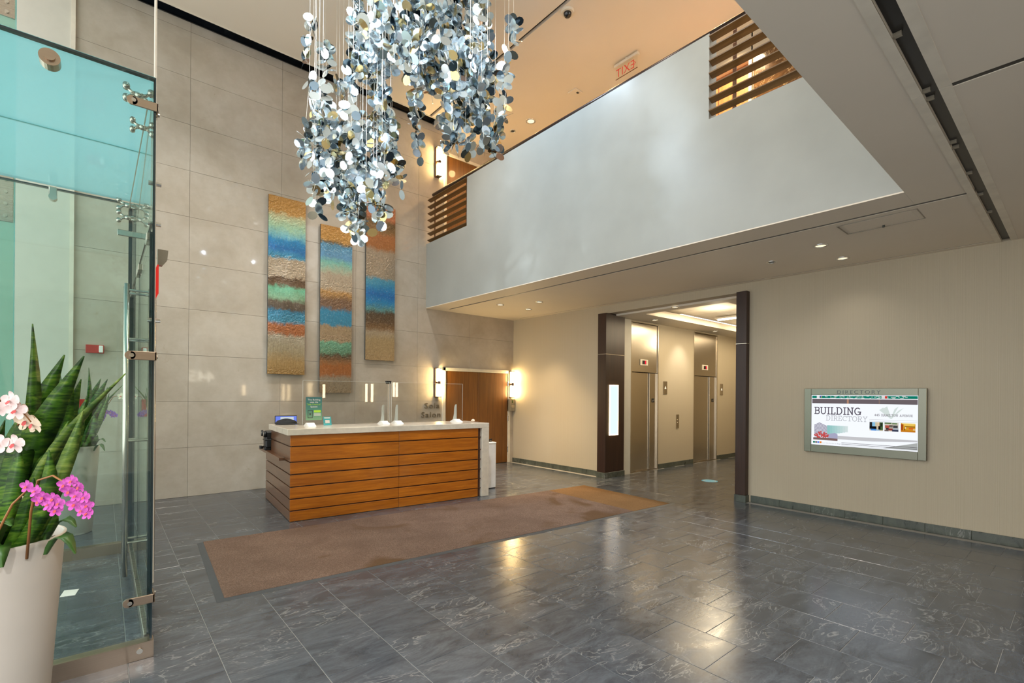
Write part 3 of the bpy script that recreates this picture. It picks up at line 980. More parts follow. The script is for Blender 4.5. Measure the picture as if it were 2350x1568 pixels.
MB().bev(5.63, 6.515, YW - 0.03, YW - 0.006, 4.64, 6.755, 0.003).build('door_leaf', MAT['door_wood'], d2)

# ------------------------------------------------------------------ wall sconces
def sconce(x, z0, z1, label):
    y = YW - 0.02
    s = thing('wall_sconce', label, 'wall lamp', (x, y, z0), 'two tube wall sconces')
    zm = (z0 + z1) / 2
    MB().bev(x - 0.055, x - 0.025, y - 0.05, y + 0.0, z0, z1, 0.004).build('back_bar', MAT['post_bronze'], s)
    for (a, b) in ((z0 + .025, zm - .035), (zm + .035, z1 - .02)):
        MB().lathe([(0, a), (0.036, a), (0.045, a + .012), (0.045, b - .012), (0.036, b), (0, b)], (x + 0.015, y - 0.085, 0), 20).build('lamp_tube', MAT['lamp'], s, True)
    cl = MB()
    cl.cyl((x + 0.015, y - .085, zm - .035), (x + .015, y - .085, zm + .035), 0.03, n=14)
    cl.box(x - .04, x + .015, y - .09, y - .03, zm - .015, zm + .015)
    cl.build('clamp', MAT['rail_dark'], s)
    cp = MB()
    cp.box(x - .05, x + .05, y - .12, y - .0, z0 + .008, z0 + .022)
    cp.box(x - .05, x + .05, y - .12, y - .0, z1 - .018, z1 - .004)
    cp.build('end_cap', MAT['rail_dark'], s)
sconce(5.42, 1.54, 2.17, 'glowing two-tube wall sconce left of the lower wood double door')
sconce(7.46, 1.54, 2.18, 'glowing two-tube wall sconce right of the lower wood double door')
sconce(5.39, 6.20, 6.84, 'glowing two-tube wall sconce beside the upper floor door')

# ------------------------------------------------------------------ small fixtures on the stone wall
ib = thing('access_reader', 'grey wall box with a slot mounted under the right sconce', 'wall box', (7.48, YW - .02, 1.21))
MB().bev(7.385, 7.555, YW - .11, YW - .02, 1.22, 1.51, .006).build('body', MAT['grey_box'], ib)
B(7.43, 7.53, YW - .115, YW - .108, 1.30, 1.37).build('slot', MAT['steel'], ib)
B(7.45, 7.475, YW - .116, YW - .108, 1.42, 1.48).build('status_light', MAT['orchid_leaf'], ib)

fa = thing('fire_strobe', 'red fire alarm strobe high on the stone wall behind the glass', 'alarm', (-.09, YW - .02, 2.14))
MB().bev(-.19, .005, YW - .07, YW - .021, 2.14, 2.255, .006).build('body', MAT['red'], fa)
MB().bev(-.05, -.005, YW - .10, YW - .06, 2.15, 2.245, .006).build('lens', MAT['white_plastic'], fa)
fs = thing('fire_sign', 'square red wall sign with white symbol behind the snake plant', 'sign', (-.10, YW - .02, 1.25))
MB().bev(-.25, .0, YW - .04, YW - .021, 1.245, 1.50, .004).build('plate', MAT['red'], fs)
sy = MB()
for x in (-.19, -.165, -.085, -.06):
    sy.box(x - .006, x + .006, YW - .043, YW - .039, 1.31, 1.44)
sy.box(-.15, -.10, YW - .043, YW - .039, 1.37, 1.385)
sy.box(-.15, -.10, YW - .043, YW - .039, 1.40, 1.41)
sy.build('symbol', MAT['white_paint'], fs)

sa = thing('wall_lettering', 'raised metal letters reading Sola Salon on the stone wall left of the door', 'lettering', (5.3, YW - .02, 1.13))
text('word', 'Sola', 0.165, (5.31, YW - .030, 1.315), FACE_SOUTH, MAT['letter_metal'], sa, 0.008, 1.12, 'CENTER', 1.22)
text('word', 'Salon', 0.165, (5.29, YW - .030, 1.125), FACE_SOUTH, MAT['letter_metal'], sa, 0.008, 1.12, 'CENTER', 1.22)

# ------------------------------------------------------------------ three wall artworks
A1 = [(0, (172, 124, 54)), (.085, (176, 128, 56)), (.11, (176, 178, 138)), (.17, (150, 188, 156)), (.215, (112, 176, 186)), (.245, (20, 128, 182)), (.29, (10, 104, 170)),
      (.335, (60, 142, 176)), (.35, (170, 154, 132)), (.445, (176, 160, 138)), (.46, (92, 70, 50)), (.495, (104, 80, 58)), (.515, (112, 186, 152)), (.565, (130, 168, 134)),
      (.59, (98, 84, 68)), (.625, (84, 72, 60)), (.645, (46, 124, 158)), (.70, (66, 138, 166)), (.72, (166, 100, 58)), (.765, (166, 100, 58)), (.785, (168, 158, 138)), (.87, (160, 146, 116)), (.93, (170, 140, 92)), (1, (160, 126, 74))]
A2 = [(0, (176, 128, 60)), (.08, (180, 134, 66)), (.10, (92, 84, 66)), (.115, (78, 138, 172)), (.18, (92, 146, 186)), (.22, (120, 184, 172)), (.265, (164, 178, 156)),
      (.29, (174, 160, 140)), (.375, (178, 162, 140)), (.40, (178, 136, 80)), (.44, (120, 92, 70)), (.485, (118, 92, 74)), (.51, (50, 134, 172)), (.585, (52, 132, 166)),
      (.60, (158, 136, 106)), (.685, (160, 138, 110)), (.70, (112, 168, 140)), (.755, (96, 140, 112)), (.775, (90, 72, 52)), (.82, (150, 104, 64)), (.84, (164, 100, 50)), (.885, (162, 100, 54)), (.91, (152, 138, 118)), (1, (150, 130, 104))]
A3 = [(0, (170, 108, 74)), (.08, (164, 98, 64)), (.11, (98, 76, 44)), (.17, (124, 92, 52)), (.20, (158, 98, 52)), (.27, (150, 94, 46)), (.30, (152, 136, 116)), (.46, (150, 136, 116)),
      (.485, (70, 144, 172)), (.53, (40, 128, 176)), (.58, (14, 104, 176)), (.63, (36, 128, 176)), (.67, (88, 140, 140)), (.70, (84, 66, 46)), (.755, (100, 76, 52)), (.79, (128, 96, 62)), (.82, (168, 150, 124)), (.87, (168, 144, 104)), (1, (172, 144, 104))]
for (x0, x1, z0, z1, st, seed, lab) in ((2.10, 2.70, 1.93, 4.95, A1, 1.3, 'tall textured abstract panel with blue band near its top, leftmost of the three'),
                                       (2.96, 3.54, 1.62, 4.65, A2, 5.1, 'tall textured abstract panel hung lowest, middle of the three'),
                                       (3.81, 4.41, 2.26, 5.27, A3, 9.7, 'tall textured abstract panel with copper top and blue centre, rightmost of the three')):
    a = thing('wall_art', lab, 'artwork', ((x0 + x1) / 2, YW - .03, z0), 'textured wall panels above the desk')
    am = art_mat('art_surface', st, z0, z1, seed)
    # gently uneven plaster relief on a gridded face
    gm = MB()
    nx, nz = 10, 44
    vs = []
    for j in range(nz + 1):
        for i in range(nx + 1):
            e = 0 if i in (0, nx) or j in (0, nz) else random.uniform(0, .004)
            vs.append((x0 + (x1 - x0) * i / nx, YW - .085 - e, z0 + (z1 - z0) * j / nz))
    fs_ = [(j * (nx + 1) + i, j * (nx + 1) + i + 1, (j + 1) * (nx + 1) + i + 1, (j + 1) * (nx + 1) + i) for j in range(nz) for i in range(nx)]
    gm.raw(vs, fs_)
    gm.build('painted_face', am, a, True)
    MB().box(x0, x1, YW - .084, YW - .045, z0, z1).build('panel_edge', MAT['groove'], a)
    MB().box(x0 + .08, x1 - .08, YW - .046, YW - .02, z0 + .1, z1 - .1).build('hanging_frame', MAT['black_plastic'], a)

# ------------------------------------------------------------------ reception desk (own axes: x along the front, y to the back)
desk = thing('reception_desk', 'long wood-slatted reception desk with a pale stone top by the stone wall', 'desk', (1.78, 6.38, 0), None, math.radians(-4.23))
LZ = [(0.004, .127), (.142, .274), (.289, .425), (.44, .58), (.596, .735), (.75, .93), (.945, 1.078)]
cor = MB()
cor.box(0.02, 2.77, 0.02, 0.68, 0.0, 1.078)
cor.box(0.02, 0.70, 0.68, 1.68, 0.0, 0.745)
cor.box(0.02, 0.16, 0.68, 1.24, 0.745, 1.078)
cor.build('carcass', MAT['desk_dark'], desk)
for i, (a, b) in enumerate(LZ):
    MB().bev(0.0, 1.428, 0.0, 0.03, a, b, 0.0025).build('front_board', MAT['desk_wood'], desk)
    MB().bev(1.432, 2.745, 0.0, 0.03, a, b, 0.0025).build('front_board', MAT['desk_wood'], desk)
    MB().bev(0.0, 0.025, 0.002, 1.72 if b < .74 else 1.28, a, b, 0.0025).build('side_board', MAT['desk_side'], desk)
for (a, b), (c, d) in zip(LZ[:-1], LZ[1:]):
    B(2.73, 2.80, 0.005, 0.03, b + .001, c - .001).build('spline', MAT['desk_dark'], desk)
B(2.765, 2.80, 0.03, 0.66, 0.0, 1.078).build('end_recess', MAT['desk_dark'], desk)
sb = MB()
sb.bev(-.04, 2.93, -.03, 0.72, 1.08, 1.158, 0.004)
sb.bev(-.04, 0.26, 0.72, 1.24, 1.08, 1.158, 0.004)
sb.build('stone_top', MAT['desk_stone'], desk)
MB().bev(2.80, 2.93, -.03, 0.72, 0, 1.0795, 0.004).build('stone_end_panel', MAT['desk_stone'], desk)
MB().bev(-.075, 0.02, 0.30, 1.85, 0.735, 0.772, 0.003).build('side_ledge', MAT['desk_side'], desk)
B(0.02, 0.70, 1.24, 1.70, 0.745, 0.765).build('return_counter', MAT['desk_side'], desk)

def on_desk(u, v, z):
    a = math.radians(-4.23)
    return (1.78 + u * math.cos(a) - v * math.sin(a), 6.38 + u * math.sin(a) + v * math.cos(a), z)
RZ = math.radians(-4.23)
ZT = 1.1585
# acrylic screens with white feet
def screen(u0, u1, feet, label):
    o = thing('acrylic_screen', label, 'sneeze guard', on_desk((u0 + u1) / 2, .48, ZT), 'clear acrylic desk screens', RZ)
    h = (u1 - u0) / 2
    MB().box(-h, h, -.004, .004, 0.02, 0.62).build('acrylic_sheet', MAT['acrylic'], o)
    ed = MB()
    ed.box(-h, h, -.004, .004, .62, .623)
    ed.box(-h - .002, -h, -.004, .004, .02, .62)
    ed.box(h, h + .002, -.004, .004, .02, .62)
    ed.build('sheet_edge', MAT['acrylic_edge'], o)
    for f, tall in feet:
        x = f - (u0 + u1) / 2
        ft = MB()
        ft.raw([(x - .05, -.13, 0), (x + .05, -.13, 0), (x + .05, .13, 0), (x - .05, .13, 0), (x - .05, -.11, .012), (x + .05, -.11, .012), (x + .05, -.02, .045), (x - .05, -.02, .045),
                (x - .05, .02, .045), (x + .05, .02, .045), (x + .05, .11, .012), (x - .05, .11, .012)],
               [(3, 2, 1, 0), (0, 1, 5, 4), (4, 5, 6, 7), (7, 6, 9, 8), (8, 9, 10, 11), (11, 10, 2, 3), (1, 2, 10, 9, 6, 5), (0, 4, 7, 8, 11, 3)])
        ft.build('foot', MAT['white_plastic'], o)
        if tall:
            fn = MB()
            pr_ = [(0.012, .03), (0.10, .03), (0.06, .13), (0.05, .24), (0.03, .275), (0.012, .285)]
            n = len(pr_)
            fn.raw([(x - .012, y, z) for y, z in pr_] + [(x + .012, y, z) for y, z in pr_], [tuple(range(n)), tuple(range(2 * n - 1, n - 1, -1))] + [(i, (i + 1) % n, n + (i + 1) % n, n + i) for i in range(n)])
            fn.build('brace', MAT['acrylic_edge'], o)
screen(0.25, 1.475, [(0.345, False), (1.385, True)], 'clear acrylic screen carrying the green notice on the desk')
screen(1.505, 2.73, [(1.60, True), (2.62, True)], 'clear acrylic screen at the door end of the desk, beside the thin stand')

# green notice on the screen
po = thing('notice_poster', 'green check-in notice fixed to the acrylic screen', 'poster', on_desk(.39, .47, 1.24), None, RZ)
pk = NT('poster_green')
pk.set(0.4)
tcz = pk.n('ShaderNodeTexCoord')
sz = pk.n('ShaderNodeSeparateXYZ')
pk.l(tcz.outputs['Generated'], sz.inputs[0])
pk.base(pk.ramp(sz.outputs[2], [(0, lin((122, 158, 120))), (.45, lin((78, 128, 112))), (1, lin((58, 104, 104)))]))
MB().box(-.105, .105, -.008, -.005, 0, .315).build('sheet', pk.m, po)
text('notice_text', 'This Building', .032, (0, -.010, .268), FACE_SOUTH, MAT['white_paint'], po)
text('notice_text', 'uses the', .032, (0, -.010, .236), FACE_SOUTH, MAT['white_paint'], po)
lime = plain('lime_print', (166, 206, 60), .5)
text('notice_text', '"Safe Check-In"', .032, (0, -.010, .204), FACE_SOUTH, lime, po, 0, .95)
text('notice_text', 'System', .032, (0, -.010, .172), FACE_SOUTH, MAT['white_paint'], po)
ph = MB()
for (a, b, c, d) in ((-.08, -.074, .03, .135), (-.022, -.016, .03, .135), (-.08, -.016, .03, .036), (-.08, -.016, .129, .135)):
    ph.box(a, b, -.0105, -.008, c, d)
ph.box(-.058, -.040, -.0105, -.008, .068, .095)
ph.build('phone_icon', MAT['groove'], po)
gp = MB()
gp.box(.0, .09, -.0095, -.008, .105, .135)
gp.build('lime_block', lime, po)
lp = MB()
for z in (.06, .07, .08, .09):
    lp.box(.0, .09, -.0095, -.008, z, z + .004)
lp.build('small_print', MAT['white_paint'], po)

# turquoise card on a tilted holder
tk = thing('turquoise_card', 'small turquoise leaflet leaning on the desk beside the green notice', 'leaflet', on_desk(.60, .56, ZT), None, RZ)
Mt = Matrix.Rotation(-0.35, 4, 'X')
MB().box(-.055, .055, -.002, .002, 0, .125, None, Mt).build('card', plain('turquoise_print', (62, 172, 176), .4), tk)
MB().box(-.03, .03, -.004, -.002, .03, .075, None, Mt).build('white_mark', MAT['white_paint'], tk)
MB().box(-.04, .04, -.004, -.002, .10, .113, None, Mt).build('title_bar', MAT['white_paint'], tk)
MB().box(-.02, .02, -.0, .06, 0, .004).build('holder_foot', MAT['acrylic_edge'], tk)

# thin stand with black head
st = thing('card_reader_stand', 'thin upright rod with a small black head standing between the acrylic screens', 'stand', on_desk(1.49, .575, ZT), None, RZ)
MB().cyl((0, 0, 0), (0, 0, .006), .035, n=16).build('base', MAT['white_plastic'], st)
MB().cyl((0, 0, .006), (0, 0, .60), .005, n=8).build('rod', MAT['steel'], st)
MB().raw([(-.03, -.02, .60), (.03, -.02, .60), (.03, .02, .60), (-.03, .02, .60), (-.04, -.03, .645), (.04, -.03, .645), (.04, .03, .645), (-.04, .03, .645)],
         [(3, 2, 1, 0), (4, 5, 6, 7), (0, 1, 5, 4), (1, 2, 6, 5), (2, 3, 7, 6), (3, 0, 4, 7)]).build('head', MAT['black_plastic'], st)

# black cap lying on the left end
cp = thing('black_cap', 'folded black cap lying on the left end of the desk top', 'cap', on_desk(.15, 1.02, ZT), None, RZ)
n = 16
vs, fs_ = [], []
for j, (h, s) in enumerate(((0, 1.0), (.022, 1.02), (.045, .85), (.06, .45), (.068, .12))):
    for i in range(n):
        t = 2 * PI * i / n
        vs.append((s * .14 * math.cos(t), s * .085 * math.sin(t), h * (1 + .25 * math.cos(2 * t + .6))))
for j in range(4):
    for i in range(n):
        fs_.append((j * n + i, j * n + (i + 1) % n, (j + 1) * n + (i + 1) % n, (j + 1) * n + i))
fs_.append(tuple(range(4 * n, 5 * n)))
fs_.append(tuple(range(n - 1, -1, -1)))
cpm = plain('cap_cloth', (34, 34, 36), .85)
MB().raw(vs, fs_).build('crown', cpm, cp, True)
br = []
for j in range(2):
    for i in range(9):
        t = -PI / 2 + (i - 4) / 4 * .9
        br.append(((.11 + .09 * j) * math.sin(t + PI / 2) * 1.1, -(.05 + .07 * j) * math.cos(t + PI / 2) - .02, .02 - .014 * j))
MB().raw(br, [(i, i + 1, 9 + i + 1, 9 + i) for i in range(8)]).build('visor', cpm, cp)

# monitor behind
mo = thing('computer_monitor', 'computer monitor with a blue and white screen behind the desk top', 'monitor', on_desk(.235, 1.47, .766), None, RZ)
MB().bev(-.10, .10, -.06, .10, 0, .015, .004).build('base', MAT['black_plastic'], mo)
MB().cyl((0, .03, .015), (0, .03, .25), .018, n=10).build('neck', MAT['black_plastic'], mo)
MB().bev(-.155, .155, -.0, .03, .22, .50, .005).build('case', MAT['black_plastic'], mo)
sc = B(-.147, .147, -.004, .0, .235, .49).build('screen', emit('monitor_blue', (126, 150, 255), .45), mo)
B(-.08, .105, -.007, -.004, .24, .478).build('page', emit('monitor_white', (226, 236, 240), .45), sc)

# rolling bag on the counter behind the ledge
bg = thing('folded_cart', 'black folded luggage cart with two silver-hubbed wheels on the desk side ledge', 'cart', on_desk(-.02, 1.40, .773), None, RZ)
bb = MB()
bb.bev(-.05, .075, -.10, .10, .03, .275, .02)
bb.bev(-.06, .085, -.105, .105, .14, .155, .004)
bb.build('body', MAT['black_plastic'], bg)
MB().bev(-.053, -.048, -.07, .07, .17, .25, .002).build('front_panel', MAT['groove'], bg)
for y in (-.085, .12):
    wl_ = MB().cyl((-.075, y, .235), (-.05, y, .235), .045, n=20).build('wheel', MAT['black_plastic'], bg)
    MB().cyl((-.08, y, .235), (-.074, y, .235), .03, n=16).build('hub', MAT['chrome'], wl_)
for y in (-.06, .17):
    MB().tube([(-.01, y * .6, .04), (-.04, y, .03), (-.055, y, .004)], .012, 8).build('bracket_leg', MAT['black_plastic'], bg)
MB().bev(-.09, -.055, .13, .20, .0, .045, .006).build('clip', MAT['black_plastic'], bg)
B(-.05, .07, -.08, .08, 0, .032).build('foot_plate', MAT['black_plastic'], bg)

# crumpled tissue at the right end
ts = MB()
bm = bmesh.new()
bmesh.ops.create_icosphere(bm, subdivisions=2, radius=.035)
for v in bm.verts:
    v.co *= random.uniform(.65, 1.2)
    v.co.z = max(v.co.z * .75, -.022)
bm.verts.index_update()
p0 = Vector(on_desk(2.83, .30, ZT + .022))
ts.raw([v.co + p0 for v in bm.verts], [[q.index for q in f.verts] for f in bm.faces])
bm.free()
tag(ts.build('crumpled_tissue', plain('tissue_paper', (228, 206, 184), .9)), 'small crumpled tissue on the right end of the stone desk top', 'tissue')

# white cabinet behind the desk end
wc = thing('white_cabinet', 'narrow white cabinet standing behind the right end of the desk', 'cabinet', (5.09, 6.60, 0), None, RZ)
MB().bev(-.30, .10, -.02, .30, .012, .765, .004).build('body', MAT['white_plastic'], wc)
MB().bev(-.305, .105, -.025, .305, .765, .79, .004).build('top', MAT['white_plastic'], wc)
B(-.29, .09, -.01, .29, 0, .012).build('plinth', MAT['groove'], wc)
stp = thing('stapler', 'small black stapler on top of the white cabinet', 'stapler', (5.12, 6.68, .791), None, RZ)
MB().bev(-.05, .05, -.02, .02, 0, .014, .003).build('base', MAT['black_plastic'], stp)
MB().raw([(-.05, -.016, .018), (.05, -.016, .026), (.05, .016, .026), (-.05, .016, .018), (-.05, -.014, .03), (.045, -.014, .055), (.045, .014, .055), (-.05, .014, .03)],
         [(3, 2, 1, 0), (4, 5, 6, 7), (0, 1, 5, 4), (1, 2, 6, 5), (2, 3, 7, 6), (3, 0, 4, 7)]).build('arm', MAT['black_plastic'], stp)
B(.03, .05, -.012, .012, .012, .03).build('pivot', MAT['steel'], stp)

# ------------------------------------------------------------------ rug
rg = thing('entrance_rug', 'long brown entrance rug with a dark rubber border in front of the desk', 'rug', (0.67, 4.26, 0), None, math.radians(-3.1))
RL, RW = 5.80, 1.82
m = MB()
m.bev(0.055, 4.955, 0.05, RW, 0.0005, 0.012, .003)
m.build('pile', MAT['rug'], rg)
MB().bev(4.956, RL - .01, 0.05, RW, 0.0005, 0.012, .003).build('end_band', MAT['rug_end'], rg)
bd = MB()
bd.raw([(0, 0, .0005), (RL + .06, 0, .0005), (RL + .06, .05, .008), (.055, .05, .008), (0, RW, .0005), (.055, RW, .008)],
       [(0, 1, 2, 3), (0, 3, 5, 4)])
bd.build('rubber_border', MAT['rubber'], rg)

pp = thing('paper_scrap', 'small white paper scrap lying on the floor inside the glass vestibule', 'paper', (-.2, 5.2, 0))
MB().raw([(x + .17, y + .40, z) for x, y, z in ((-.42, 4.74, .001), (-.33, 4.72, .001), (-.31, 4.86, .001), (-.40, 4.88, .004), (-.42, 4.74, .003), (-.33, 4.72, .003), (-.31, 4.86, .003), (-.40, 4.88, .006))],
         [(3, 2, 1, 0), (4, 5, 6, 7), (0, 1, 5, 4), (1, 2, 6, 5), (2, 3, 7, 6), (3, 0, 4, 7)]).build('sheet', MAT['white_paint'], pp)
stk = thing('floor_sticker', 'round light blue distancing sticker on the floor before the elevators', 'sticker', (8.84, 4.63, 0))
MB().cyl((8.84, 4.63, .0003), (8.84, 4.63, .002), .145, n=36).build('disc', plain('sticker_blue', (96, 186, 226), .35), stk)
MB().raw([(8.84 + r * math.cos(t), 4.63 + r * math.sin(t), .0022) for r in (.10, .112) for t in [2 * PI * i / 28 for i in range(28)]],
         [(i, (i + 1) % 28, 28 + (i + 1) % 28, 28 + i) for i in range(28)]).build('white_ring', MAT['white_paint'], stk)

# ------------------------------------------------------------------ directory sign
DX = XR
dr = thing('directory_sign', 'illuminated building directory screen in a brushed metal frame on the right wall', 'directory', (DX, 1.89, .85))
fm = MB()
Y0_, Y1_, Z0_, Z1_ = 1.235, 2.555, .855, 1.725
SYL, SYR, SZ0, SZ1 = 2.47, 1.315, .955, 1.637
fm.bev(DX - .05, DX - .002, SYL, Y1_, Z0_, Z1_, .003)
fm.bev(DX - .05, DX - .002, Y0_, SYR, Z0_, Z1_, .003)
fm.bev(DX - .05, DX - .002, SYR, SYL, SZ1, Z1_, .003)
fm.bev(DX - .05, DX - .002, SYR, SYL, Z0_, SZ0, .003)
fm.build('frame', MAT['sign_metal'], dr)
text('frame_lettering', 'DIRECTORY', .068, (DX - .0515, 1.925, 1.655), FACE_WEST, MAT['glass_edge'], dr, .001, 1.32, 'CENTER', 1.05)
SW, SH = SYL - SYR, SZ1 - SZ0
sx_ = DX - .030
scr = B(sx_, DX - .004, SYR, SYL, SZ0, SZ1).build('screen', emit('screen_white', (236, 240, 246), 0.62), dr)
ecache = {}
def em(c, s=0.5):
    if (c, s) not in ecache:
        ecache[(c, s)] = emit('screen_print', c, s)
    return ecache[(c, s)]
def q(name, u0, u1, v0, v1, c, d=.001):
    x = sx_ - d
    MB().face([(x, SYL - u0 * SW, SZ1 - v1 * SH), (x, SYL - u1 * SW, SZ1 - v1 * SH), (x, SYL - u1 * SW, SZ1 - v0 * SH), (x, SYL - u0 * SW, SZ1 - v0 * SH)]).build(name, em(c), scr)
def poly(name, pts, c, d=.001):
    x = sx_ - d
    MB().face([(x, SYL - u * SW, SZ1 - v * SH) for u, v in pts]).build(name, em(c), scr)
q('ticker_bar', .006, .994, .012, .062, (14, 128, 106))
m = MB()
for i in range(70):
    u = random.uniform(.13, .9)
    v = random.choice((.014, .030, .050))
    w = random.uniform(.006, .03)
    x = sx_ - .002
    m.face([(x, SYL - u * SW, SZ1 - (v + .008) * SH), (x, SYL - (u + w) * SW, SZ1 - (v + .008) * SH), (x, SYL - (u + w) * SW, SZ1 - v * SH), (x, SYL - u * SW, SZ1 - v * SH)])
m.build('ticker_print', em((226, 240, 234)), scr)
q('ticker_icon', .055, .085, .012, .062, (238, 240, 242), .0025)
q('ticker_icon', .09, .11, .014, .04, (46, 60, 190), .0025)
q('ticker_icon', .098, .11, .03, .045, (230, 200, 60), .003)
q('ticker_icon', .685, .715, .012, .058, (230, 226, 226), .0025)
q('ticker_icon', .715, .735, .012, .06, (214, 60, 48), .0025)
q('grey_band', .006, .994, .075, .165, (112, 102, 106))
q('tan_strip', .362, .38, .075, .165, (188, 142, 118), .002)
q('tan_strip', .66, .672, .075, .165, (136, 116, 110), .002)
q('rule_line', .575, .994, .452, .458, (206, 208, 210))
q('rule_line', .575, .994, .482, .488, (206, 208, 210))
for (u, c) in ((.018, (8, 122, 100)), (.041, (124, 116, 118)), (.064, (92, 130, 230)), (.088, (244, 132, 24))):
    q('colour_square', u, u + .021, .93, .966, c)
q('dark_line', .31, .994, .925, .932, (70, 62, 72))
q('dark_line', .31, .994, .953, .960, (70, 62, 72))
q('dark_line', .31, .994, .980, .984, (206, 206, 206))
poly('grey_sweep', [(.27, .80), (.994, .80), (.994, .83), (.60, .868), (.27, .865)], (206, 206, 210))
poly('corner_wedge', [(.70, .975), (.994, .845), (.994, .975)], (180, 184, 182), .0005)
for i in range(8):
    f = i / 8
    q('teal_fade', .165 + .026 * i, .165 + .026 * (i + 1), .60, .79 - .01 * i, tuple(int(a + (b - a) * f) for a, b in zip((150, 206, 204), (232, 240, 240))), .0006)
# tower picture
poly('tower_picture', [(.03, .60), (.085, .545), (.165, .62), (.165, .86), (.03, .86)], (226, 226, 236), .0012)
m = MB()
x = sx_ - .0016
for i in range(10):
    v = .605 + .023 * i
    dv = .05 * (1 - i / 12)
    m.face([(x, SYL - .03 * SW, SZ1 - (v + .009) * SH), (x, SYL - .085 * SW, SZ1 - (v - dv + .009) * SH), (x, SYL - .085 * SW, SZ1 - (v - dv) * SH), (x, SYL - .03 * SW, SZ1 - v * SH)])
    m.face([(x, SYL - .085 * SW, SZ1 - (v - dv + .009) * SH), (x, SYL - .165 * SW, SZ1 - (v + .012 + .009) * SH), (x, SYL - .165 * SW, SZ1 - (v + .012) * SH), (x, SYL - .085 * SW, SZ1 - (v - dv) * SH)])
m.build('tower_windows', em((110, 106, 140)), scr)
poly('annex_picture', [(.17, .775), (.245, .745), (.272, .775), (.272, .88), (.17, .88)], (176, 176, 204), .0012)
q('street_picture', .02, .272, .855, .90, (132, 104, 100), .0018)
m = MB()
x = sx_ - .0024
for i in range(60):
    a, r = random.uniform(0, 2 * PI), random.random() ** .5
    u, v = .108 + .075 * r * math.cos(a), .80 + .065 * r * math.sin(a)
    s = random.uniform(.005, .012)
    m.face([(x, SYL - (u + s * math.cos(t)) * SW, SZ1 - (v + s * 1.7 * math.sin(t)) * SH) for t in (0, 1.05, 2.1, 3.14, 4.2, 5.2)])
m.build('tree_picture', em((206, 84, 84)), scr)
# three thumbnails
TH_ = {.578: [(0, 1, 0, 1, (206, 196, 170)), (0, .2, 0, .62, (44, 46, 48)), (.2, .42, 0, .55, (146, 202, 236)), (.42, .6, .05, .5, (214, 204, 176)), (.6, .74, 0, .8, (236, 206, 172)), (.74, 1, 0, .9, (74, 104, 62)),
              (.82, .94, .1, .5, (40, 44, 40)), (0, .3, .5, .8, (20, 22, 26)), (.3, .52, .5, .86, (14, 14, 16)), (.66, .82, .45, .85, (18, 18, 20)), (.1, .5, .8, 1, (70, 140, 220)), (.5, .75, .86, 1, (160, 196, 226))],
       .713: [(0, 1, 0, 1, (214, 206, 190)), (0, .5, 0, .14, (84, 118, 70)), (.55, .9, .04, .18, (96, 130, 84)), (.05, .35, .32, .62, (184, 84, 70)), (.35, .6, .28, .55, (110, 100, 92)), (.62, .95, .30, .6, (70, 70, 72)),
              (.1, .3, .62, .85, (60, 52, 54)), (.3, .6, .66, .9, (150, 60, 56)), (.6, 1, .62, .8, (176, 186, 196)), (.55, 1, .8, 1, (54, 60, 84)), (0, .3, .88, 1, (96, 76, 70))],
       .855: [(0, 1, 0, 1, (224, 158, 40)), (.1, 1, 0, .12, (252, 224, 130)), (0, .16, .12, .85, (172, 74, 26)), (.22, .95, .14, .3, (246, 206, 92)), (.28, .98, .36, .42, (70, 54, 28)), (.3, .36, .42, .62, (240, 230, 190)),
              (.55, .85, .5, .66, (222, 96, 44)), (.84, 1, .66, .76, (250, 236, 206)), (.24, .3, .62, .86, (98, 66, 22)), (0, 1, .8, 1, (206, 128, 28))]}
for u0, items in TH_.items():
    for n_, (a, b, c, d, colr) in enumerate(items):
        q('thumbnail' if n_ == 0 else 'thumbnail_detail', u0 + .122 * a, u0 + .122 * b, .50 + .16 * c, .50 + .16 * d, colr, .001 + .0003 * n_)
# pale leaf emblem behind the address
m = MB()
x = sx_ - .0006
for (a, b, c) in ((.665, .70, .225), (.70, .735, .20), (.80, .835, .20), (.835, .88, .225)):
    m.face([(x, SYL - .765 * SW, SZ1 - .43 * SH), (x, SYL - .775 * SW, SZ1 - .43 * SH), (x, SYL - b * SW, SZ1 - c * SH), (x, SYL - a * SW, SZ1 - (c + .05) * SH)])
m.build('leaf_emblem', em((222, 234, 230)), scr)

